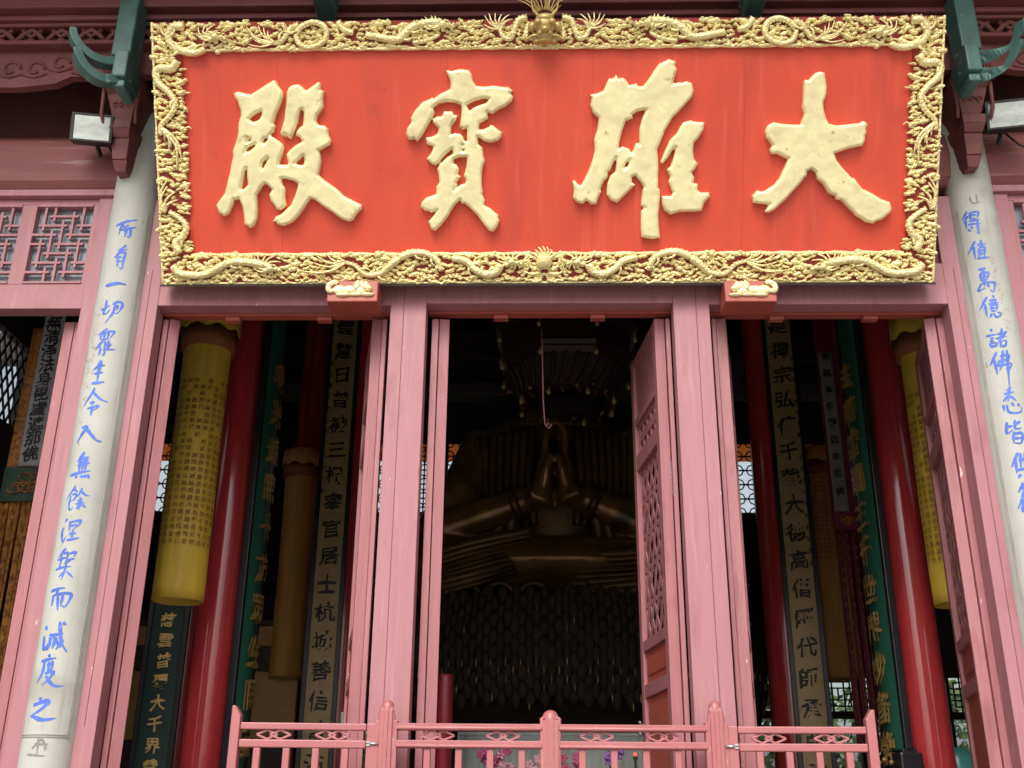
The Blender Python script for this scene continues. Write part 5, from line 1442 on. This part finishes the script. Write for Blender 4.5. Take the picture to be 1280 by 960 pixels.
# neck and head
m.tube([(SXC, YS, zsh), (SXC, YS-.05, zch+.15)], [.48, .42], 16)
zh = zch+.75
m.ell((SXC, YS-.1, zh), (.62, .66, .82), 24, 18)
m.ell((SXC, YS+.05, zh+.72), (.42, .42, .32), 16, 10)
m.tube([(SXC, YS-.72, zh+.12), (SXC, YS-.86, zh-.16), (SXC, YS-.80, zh-.20)], [.05, .11, .07], 8)
for s in (-1, 1):
    m.ell((SXC+s*.24, YS-.70, zh+.10), (.15, .05, .05), 10, 6)
    m.tube([(SXC+s*.64, YS-.02, zh+.22), (SXC+s*.68, YS-.02, zh-.15), (SXC+s*.62, YS-.05, zh-.62)], [.10, .11, .09], 8, .5)
m.tube([(SXC-.17, YS-.73, zh-.40), (SXC, YS-.78, zh-.43), (SXC+.17, YS-.73, zh-.40)], [.03, .06, .03], 8)
m.ell((SXC, YS-.62, zh-.66), (.22, .16, .13), 12, 8)
# arms and hands
for s in (-1, 1):
    e = ELB[s]; w = WR[s]
    m.tube([e, e.lerp(w, .5), w], [.28, .25, .17], 14)
    c = 693
    pal = [H(679, 630), H(678.5, 603), H(681.5, 574)] if s < 0 else [H(708, 628), H(708, 601), H(705, 573)]
    pal = [p+Vector((0, -.02, 0)) for p in pal]
    m.tube([w]+pal, [.17, .145, .125, .10], 12, 1.8, (0, 1, 0))
    b = pal[2]
    sgn = -s
    # four fingers rise from the palm and bend to meet the other hand
    tips = [(H(697 if s < 0 else 694, 526 if s < 0 else 531), .0), (H(692.5, 543), .11), (H(692.5, 547), .22), (H(692.5, 553), .32)]
    for k, (tp, dy) in enumerate(tips):
        base = b+Vector((0, -.17+.11*k, .02*(3-k)))
        tpv = Vector((tp.x-sgn*.025*(k > 0), YH-.17+dy, tp.z))
        kn = base.lerp(tpv, .48)+Vector((-sgn*.075, 0, .04))
        m.tube([base-Vector((0, 0, .12)), base, kn, kn.lerp(tpv, .55)+Vector((-sgn*.018, 0, .02)), tpv], [.06, .06, .054, .048, .034], 8)
    th0 = pal[0]+Vector((0, -.12, .1)); th1 = H(683 if s < 0 else 702, 585, YH-.28); th2 = H(689 if s < 0 else 697, 566, YH-.30)
    m.tube([th0, th1, th2], [.085, .07, .045], 8)
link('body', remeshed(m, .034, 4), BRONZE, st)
# robe folds
m = MB(); rnd = random.Random(6)
for s in (-1, 1):
    for k in range(9):
        q = .07*k
        if s < 0:
            P = catmull([(SXC-2.4, YS-.9-.03*k, zseat+.30-q), (SXC-1.7, YS-1.35-.03*k, zseat+.34-q), (SXC-1.0, YS-1.55-.02*k, zseat+.50-q), (SXC-.3, YS-1.5, zseat+.66-.8*q)], 6)
        else:
            P = catmull([(SXC+2.4, YS-.9-.03*k, zseat+.66-q), (SXC+1.6, YS-1.4-.03*k, zseat+.48-q), (SXC+.85, YS-1.58-.02*k, zseat+.36-q), (SXC+.2, YS-1.55, zseat+.34-q)], 6)
        m.tube(P, [.045+.03*math.sin(3*i/len(P)+k) for i in range(len(P))], 7)
    for k in range(3):
        c0 = SXC+s*(.28+.42*k)
        P = [(c0+.2*math.cos(a), YS-1.66, zseat-.25+.22*math.sin(a)) for a in [math.pi*j/8 for j in range(9)]]
        m.tube(P, .04, 6)
    for k in range(8):
        P = catmull([(SXC+s*(.3+.11*k), YS-.78+.05*k, zsh-.12), (SXC+s*(.34+.10*k), YS-.86+.06*k, zsh-.9), (SXC+s*(.28+.10*k), YS-.84+.06*k, zseat+.9)], 6)
        m.tube(P, .055, 6)
    # hanging sleeves below the forearms
    for k in range(7):
        a = ELB[s].lerp(WR[s], .08+.12*k)
        P = catmull([a+Vector((0, .05, -.1)), a+Vector((s*.05, .12, -.55)), a+Vector((-s*.1, .15, -1.0))], 5)
        m.tube(P, [.12-.004*i for i in range(len(P))], 7)
    c = WR[s].lerp(ELB[s], .17); d = (ELB[s]-WR[s]).normalized()
    m.tube([c-d*.06, c+d*.06], [.235, .255], 16)
m.ell((SXC, YS+.02, (zsh+zseat)/2+.1), (1.02, .86, (zsh-zseat)/2+.2), 24, 14)  # dark shell added over the belly, stands in for shade between the arms
for k in range(5):
    z = zat(506+5*k, YS-.5); q = .42+.07*k
    P = [(SXC+q*math.sin(a), YS-.05-.75*math.cos(a)-.02*k, z-.16*math.cos(a)) for a in [(-1.3+2.6*j/12) for j in range(13)]]
    m.tube(P, .045, 7)
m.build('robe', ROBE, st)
# pedestal of lotus petals
lt = thing('lotus_throne', 'huge dark lotus pedestal of many rows of petals under the statue', 'pedestal', (SXC, YS, FL))
z_top = zat(745, 6.2); z_bot = zat(880, 5.9)
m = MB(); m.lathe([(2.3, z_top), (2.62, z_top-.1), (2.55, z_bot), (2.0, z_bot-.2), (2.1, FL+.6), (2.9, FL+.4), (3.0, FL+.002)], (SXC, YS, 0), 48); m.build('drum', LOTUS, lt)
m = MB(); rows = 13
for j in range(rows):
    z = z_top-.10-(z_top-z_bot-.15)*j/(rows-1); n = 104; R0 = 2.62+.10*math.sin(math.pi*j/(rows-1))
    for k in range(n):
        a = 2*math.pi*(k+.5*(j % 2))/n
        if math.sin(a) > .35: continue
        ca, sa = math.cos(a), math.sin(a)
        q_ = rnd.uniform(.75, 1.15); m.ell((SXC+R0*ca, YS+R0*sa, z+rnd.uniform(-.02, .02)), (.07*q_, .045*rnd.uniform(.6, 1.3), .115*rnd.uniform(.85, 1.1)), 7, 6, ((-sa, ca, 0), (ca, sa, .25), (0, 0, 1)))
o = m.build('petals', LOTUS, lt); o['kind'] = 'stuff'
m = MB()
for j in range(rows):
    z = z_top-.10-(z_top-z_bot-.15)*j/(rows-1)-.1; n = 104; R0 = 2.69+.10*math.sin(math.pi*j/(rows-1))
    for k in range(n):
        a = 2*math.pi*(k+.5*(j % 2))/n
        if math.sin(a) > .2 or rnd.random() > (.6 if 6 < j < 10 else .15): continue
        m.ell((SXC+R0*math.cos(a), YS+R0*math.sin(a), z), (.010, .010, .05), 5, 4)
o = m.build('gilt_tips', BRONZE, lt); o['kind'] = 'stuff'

# ================================================================== CANOPY OVER THE STATUE
YCN = 6.2
cx_ = at(708, 430, YCN).x; zc0 = zat(492, YCN-.6); zc1 = zat(470, YCN-.8); zc2 = zat(432, YCN-.95); zc3 = zat(384, YCN-.9)
cn = thing('altar_canopy', 'dark red octagonal canopy with gilt drops hanging above the joined hands', 'canopy', (cx_, YCN, zc0))
m = MB()
def octring(r0, z0, r1, z1, th=.05):
    P = lambda r, z, k: (cx_+r*math.cos(math.pi/8+k*math.pi/4), YCN+r*math.sin(math.pi/8+k*math.pi/4), z)
    for k in range(8):
        m.add([P(r0, z0, k), P(r0, z0, k+1), P(r1, z1, k+1), P(r1, z1, k), P(r0-th, z0, k), P(r0-th, z0, k+1), P(r1-th, z1, k+1), P(r1-th, z1, k)],
              [(0,1,2,3),(7,6,5,4),(0,4,5,1),(3,2,6,7)])
mat('canopy_red', (.045,.011,.012), .45, var=.3, scale=9)
for args in ((.80, zc2, .86, zc2+.08, .08), (.84, zc2+.16, .84, zc3-.1, .04), (.90, zc3-.09, .98, zc3, .1), (.86, zc2+.09, .90, zc2+.15, .06), (.56, zc0+.1, .62, zc1-.02, .05)):
    m = MB(); octring(*args); m.build('frame_tier', MATS['canopy_red'], cn, .006)
m = MB()
for k in range(32):
    a = 2*math.pi*k/32
    m.tube(catmull([(cx_+.60*math.cos(a), YCN+.6*math.sin(a), zc1), (cx_+.68*math.cos(a+.12), YCN+.68*math.sin(a+.12), (zc1+zc2)/2), (cx_+.80*math.cos(a+.16), YCN+.80*math.sin(a+.16), zc2)], 4), .022, 5)
m.build('ribs', MATS['canopy_red'], cn)
m = MB(); m.lathe([(.55, zc1), (.74, zc2+.01)], (cx_, YCN, 0), 32, cap=False); m.build('dome', DARKWALL, cn)
for k in range(8):
    a = math.pi/8+k*math.pi/4
    for r, z in ((.88, zc2+.05), (.92, zc3-.12), (.62, zc1-.04)):
        m = MB(); m.ell((cx_+r*math.cos(a), YCN+r*math.sin(a), z-.07), (.03, .03, .042), 10, 7); m.tube([(cx_+r*math.cos(a), YCN+r*math.sin(a), z), (cx_+r*math.cos(a), YCN+r*math.sin(a), z-.06)], .012, 5)
        m.build('gilt_drop', GILT, cn)
for k in range(18):
    a = 2*math.pi*k/18
    m = MB(); m.ell((cx_+.6*math.cos(a), YCN+.6*math.sin(a), zc0+.12+.05*(k % 2)), (.035, .02, .035), 7, 5)
    m.tube([(cx_+.6*math.cos(a), YCN+.6*math.sin(a), zc0+.1), (cx_+.59*math.cos(a+.1), YCN+.59*math.sin(a+.1), zc0+.02)], .012, 5)
    m.build('gilt_leaf', BRONZE, cn)
m = MB()
for k in range(4):
    a = k*math.pi/2+math.pi/4; m.tube([(cx_+.9*math.cos(a), YCN+.9*math.sin(a), zc3), (cx_+.9*math.cos(a), YCN+.9*math.sin(a), 9.9)], .012, 5)
m.build('hangers', BLACK, cn)

# ================================================================== SMALLER THINGS
def cord(pts, Y, label):
    P = [at(x, y, Y) for x, y in pts]; P[0].z = LZ-.02 if Y < 1 else P[0].z+1.2
    m = MB(); m.tube(P, .0048, 6); o = m.build('pull_cord', MATS['red_cord'] if 'red_cord' in MATS else mat('red_cord', (.085,.02,.026), .7), None)
    return tag(o, label, 'cord', 'pull cords')
cord([(677, 388), (678, 440), (679, 500), (681, 530), (686, 536), (690, 530)], .35, 'thin pink pull cord hanging in the middle doorway in front of the statue')
cord([(402, 395), (402, 460), (401, 520), (404, 526), (407, 521)], 2.8, 'thin pink pull cord with a hook beside the left gilt couplet board')
# red candle
p = at(556, 900, 3.2); zt5 = zat(843, 3.2)
r = thing('candle', 'tall dark red candle just inside the middle doorway, left side', 'candle', (p.x, 3.2, FL))
m = MB(); m.lathe([(.055, FL+.72), (.066, FL+.75), (.066, zt5-.03), (.060, zt5), (.02, zt5-.01)], (p.x, 3.2, 0), 28); m.build('wax', CANDLE, r)
m = MB(); m.tube([(p.x, 3.2, zt5-.02), (p.x+.004, 3.2, zt5+.06)], .006, 6); m.build('wick', BLACK, r)
m = MB(); m.lathe([(.17, FL+.002), (.17, FL+.04), (.05, FL+.09), (.035, FL+.45), (.06, FL+.6), (.14, FL+.69), (.13, FL+.72), (.03, FL+.72)], (p.x, 3.2, 0), 28); m.build('candlestick', BRONZE, r)
# altar table
YT = 4.0; zt6 = zat(918, YT)
xa, xb = at(575, 930, YT).x, at(800, 930, YT).x
r = thing('altar_table', 'long altar table under a pale cloth behind the balustrade', 'table', ((xa+xb)/2, YT, FL))
m = MB(); m.box(xa, xb, YT-.35, YT+.35, zt6-.03, zt6); m.build('table_top', CLOTHW, r, .005)
m = MB(); vs = []; N = 60
for k in range(N+1):
    x = xa+(xb-xa)*k/N; y = YT-.36+.012*math.sin(k*1.3)
    vs += [(x, y, zt6-.031), (x, y-.02+.01*math.sin(k*1.3), zt6-.62+.02*math.sin(k*.5))]
m.add(vs, [(2*k, 2*k+1, 2*k+3, 2*k+2) for k in range(N)], True); o = m.build('cloth_drop', CLOTHW, r); o.modifiers.new('thick', 'SOLIDIFY').thickness = .004
for x in (xa+.06, xb-.06):
    for y in (YT-.28, YT+.28):
        m = MB(); m.box(x-.03, x+.03, y-.03, y+.03, FL+.002, zt6-.031); m.build('leg', DARKWOOD, r)
def orchid(px, Y, label, pm_, zpot, h, seed):
    c = at(px, 940, Y); rnd = random.Random(seed)
    r = thing('orchid', label, 'potted orchid', (c.x, Y, zpot), 'orchids on stands before the altar')
    m = MB(); m.lathe([(.05, zpot), (.075, zpot+.10), (.08, zpot+.13), (.07, zpot+.13), (.06, zpot+.09)], (c.x, Y, 0), 20); m.build('pot', POT, r)
    m = MB(); ms = MB(); mp = MB()
    for k in range(7):
        a = k*.9+seed; L = .2
        P = catmull([(c.x, Y, zpot+.11), (c.x+L*.6*math.cos(a), Y+L*.6*math.sin(a), zpot+.21), (c.x+L*1.1*math.cos(a), Y+L*1.1*math.sin(a), zpot+.15)], 4)
        m.tube(P, [.026*math.sin(math.pi*(i+.6)/(len(P)+.4)) for i in range(len(P))], 6, .25, (0, 0, 1))
    m.build('leaves', LEAFD, r)
    for k in range(3):
        a = rnd.uniform(0, 6.3); d = .17
        P = catmull([(c.x, Y, zpot+.11), (c.x+d*.4*math.cos(a), Y+.03, zpot+.11+h*.6), (c.x+d*1.2*math.cos(a), Y-.03, zpot+.11+h)], 6)
        ms.tube(P, .005, 5)
        for q in P[7::2]:
            cc = Vector(q)+Vector((rnd.uniform(-.03,.03), -.03, rnd.uniform(-.03,.03)))
            for j in range(5):
                b = j*1.2566+rnd.uniform(-.2,.2)
                mp.ell(cc+Vector((.022*math.cos(b), -.004, .022*math.sin(b))), (.021, .006, .014), 8, 5, ((math.cos(b), 0, math.sin(b)), (0, 1, .3), (-math.sin(b), 0, math.cos(b))))
    ms.build('stems', LEAFD, r); mp.build('petals', pm_, r)
    return r
stand = thing('flower_stand', 'low dark stand holding four potted orchids before the altar', 'stand', (mid, 2.8, FL))
zst = FL+.50
m = MB(); m.box(mid-.95, mid+1.0, 2.62, 2.98, zst-.04, zst); m.build('top', DARKWOOD, stand, .01)
for x in (mid-.9, mid+.95):
    m = MB(); m.box(x-.03, x+.03, 2.65, 2.95, FL+.002, zst-.041); m.build('leg', DARKWOOD, stand)
orchid(607, 2.8, 'magenta orchid in a white pot, leftmost on the stand', PETALP, zst, .30, 1)
orchid(652, 2.8, 'pale pink orchid in a white pot left of the middle post', mat('orchid_pale', (.55,.28,.34), .6, var=.2, scale=30), zst, .26, 2)
orchid(722, 2.8, 'pink orchid in a white pot right of the middle post', PETALP, zst, .26, 3)
orchid(763, 2.8, 'violet orchid in a white pot, rightmost on the stand', PETALV, zst, .34, 4)
# little red altar lamp
p = at(794, 943, 2.75)
r = thing('altar_lamp', 'tiny red glowing altar lamp at the right end of the flower stand', 'lamp', (p.x, 2.75, zst))
m = MB(); m.lathe([(.05, zst), (.05, zst+.02), (.012, zst+.05), (.010, p.z-.05), (.02, p.z-.03), (.012, p.z-.012)], (p.x, 2.75, 0), 16); m.build('stem', DARKWOOD, r)
em_ = bpy.data.materials.new('lamp_glow'); em_.use_nodes = True; bb = em_.node_tree.nodes['Principled BSDF']
bb.inputs['Base Color'].default_value = (.6,.03,.02,1); bb.inputs['Emission Color'].default_value = (1,.05,.03,1); bb.inputs['Emission Strength'].default_value = 2.5
m = MB(); m.ell((p.x, 2.75, p.z), (.013, .013, .015), 12, 8); m.build('bulb', em_, r)
# turquoise jar beside the right red column
p = at(1191, 945, 2.9)
r = thing('garden_stool', 'turquoise glazed barrel stool on a block right of the right red column', 'stool', (p.x, 2.9, FL))
m = MB(); m.box(p.x-.2, p.x+.2, 2.7, 3.1, FL+.002, FL+.55); m.build('block', DARKWOOD, r, .01)
m = MB(); m.lathe([(.10, FL+.552), (.15, FL+.62), (.175, FL+.75), (.15, FL+.9), (.10, FL+.96), (.0, FL+.97)], (p.x, 2.9, 0), 28); m.build('barrel', TEAL, r)
# green box on the left middle door
p = at(431, 905, 1.0)
r = thing('green_box', 'small green light box beside the folded door left of the middle doorway', 'light box', (p.x, 1.0, FL))
m = MB(); m.box(p.x-.03, p.x+.03, 1.0, 1.03, p.z-.05, zat(890, 1.0, 431)); m.build('case', GREENBOX, r, .005)
m = MB(); m.box(p.x-.02, p.x+.02, 1.005, 1.025, FL+.002, p.z-.051); m.build('bracket', BLACK, r)

# ------------------------------------------------------------------ trees behind the rear windows
def tree(x, y, h, r, label, seed):
    rnd = random.Random(seed); t = thing('tree', label, 'tree', (x, y, .0), 'trees behind the hall')
    m = MB(); m.tube(catmull([(x, y, 0), (x+.1, y, h*.3), (x-.1, y+.1, h*.6), (x, y, h*.9)], 5), [.22*(1-.8*i/15) for i in range(16)], 8)
    for k in range(7):
        a = k*2.4; z = h*(.3+.08*k); m.tube([(x, y, z), (x+r*.6*math.cos(a), y+r*.6*math.sin(a), z+h*.18)], [.07, .02], 6)
    m.build('trunk', BARK, t)
    m = MB()
    for k in range(1900):
        a = rnd.uniform(0, 6.283); q = rnd.random()**.5; z = rnd.uniform(.16, 1)
        rr = r*q*math.sin(math.pi*min(1, z*.95+.03))**.5*(1+.2*math.sin(3*a+seed))
        c = Vector((x+rr*math.cos(a), y+rr*math.sin(a), h*z))
        u = Vector((rnd.gauss(0,1), rnd.gauss(0,1), rnd.gauss(0,1))).normalized(); v = u.orthogonal().normalized(); s = rnd.uniform(.10, .24)
        m.add([c-u*s, c+v*s*.5, c+u*s, c-v*s*.5], [(0,1,2,3)])
    m.build('crown', LEAF, t)
for i, (x, y, h, r) in enumerate(((-5.5, 21, 5.2, 2.2), (-1.8, 23, 5.0, 2.4), (2.2, 22, 5.4, 2.3), (5.2, 21, 5.6, 2.4), (9.2, 22, 5.0, 2.3), (-10, 22, 5.2, 2.4))):
    tree(x, y, h, r, ['leafy tree outside the rear windows behind the left gilt board', 'leafy tree outside the rear windows hidden behind the statue, left', 'leafy tree outside the rear windows hidden behind the statue, right', 'tall leafy tree outside the rear windows behind the right gilt board', 'leafy tree outside the rear windows at the far right', 'leafy tree outside the rear windows at the far left'][i], i+3)
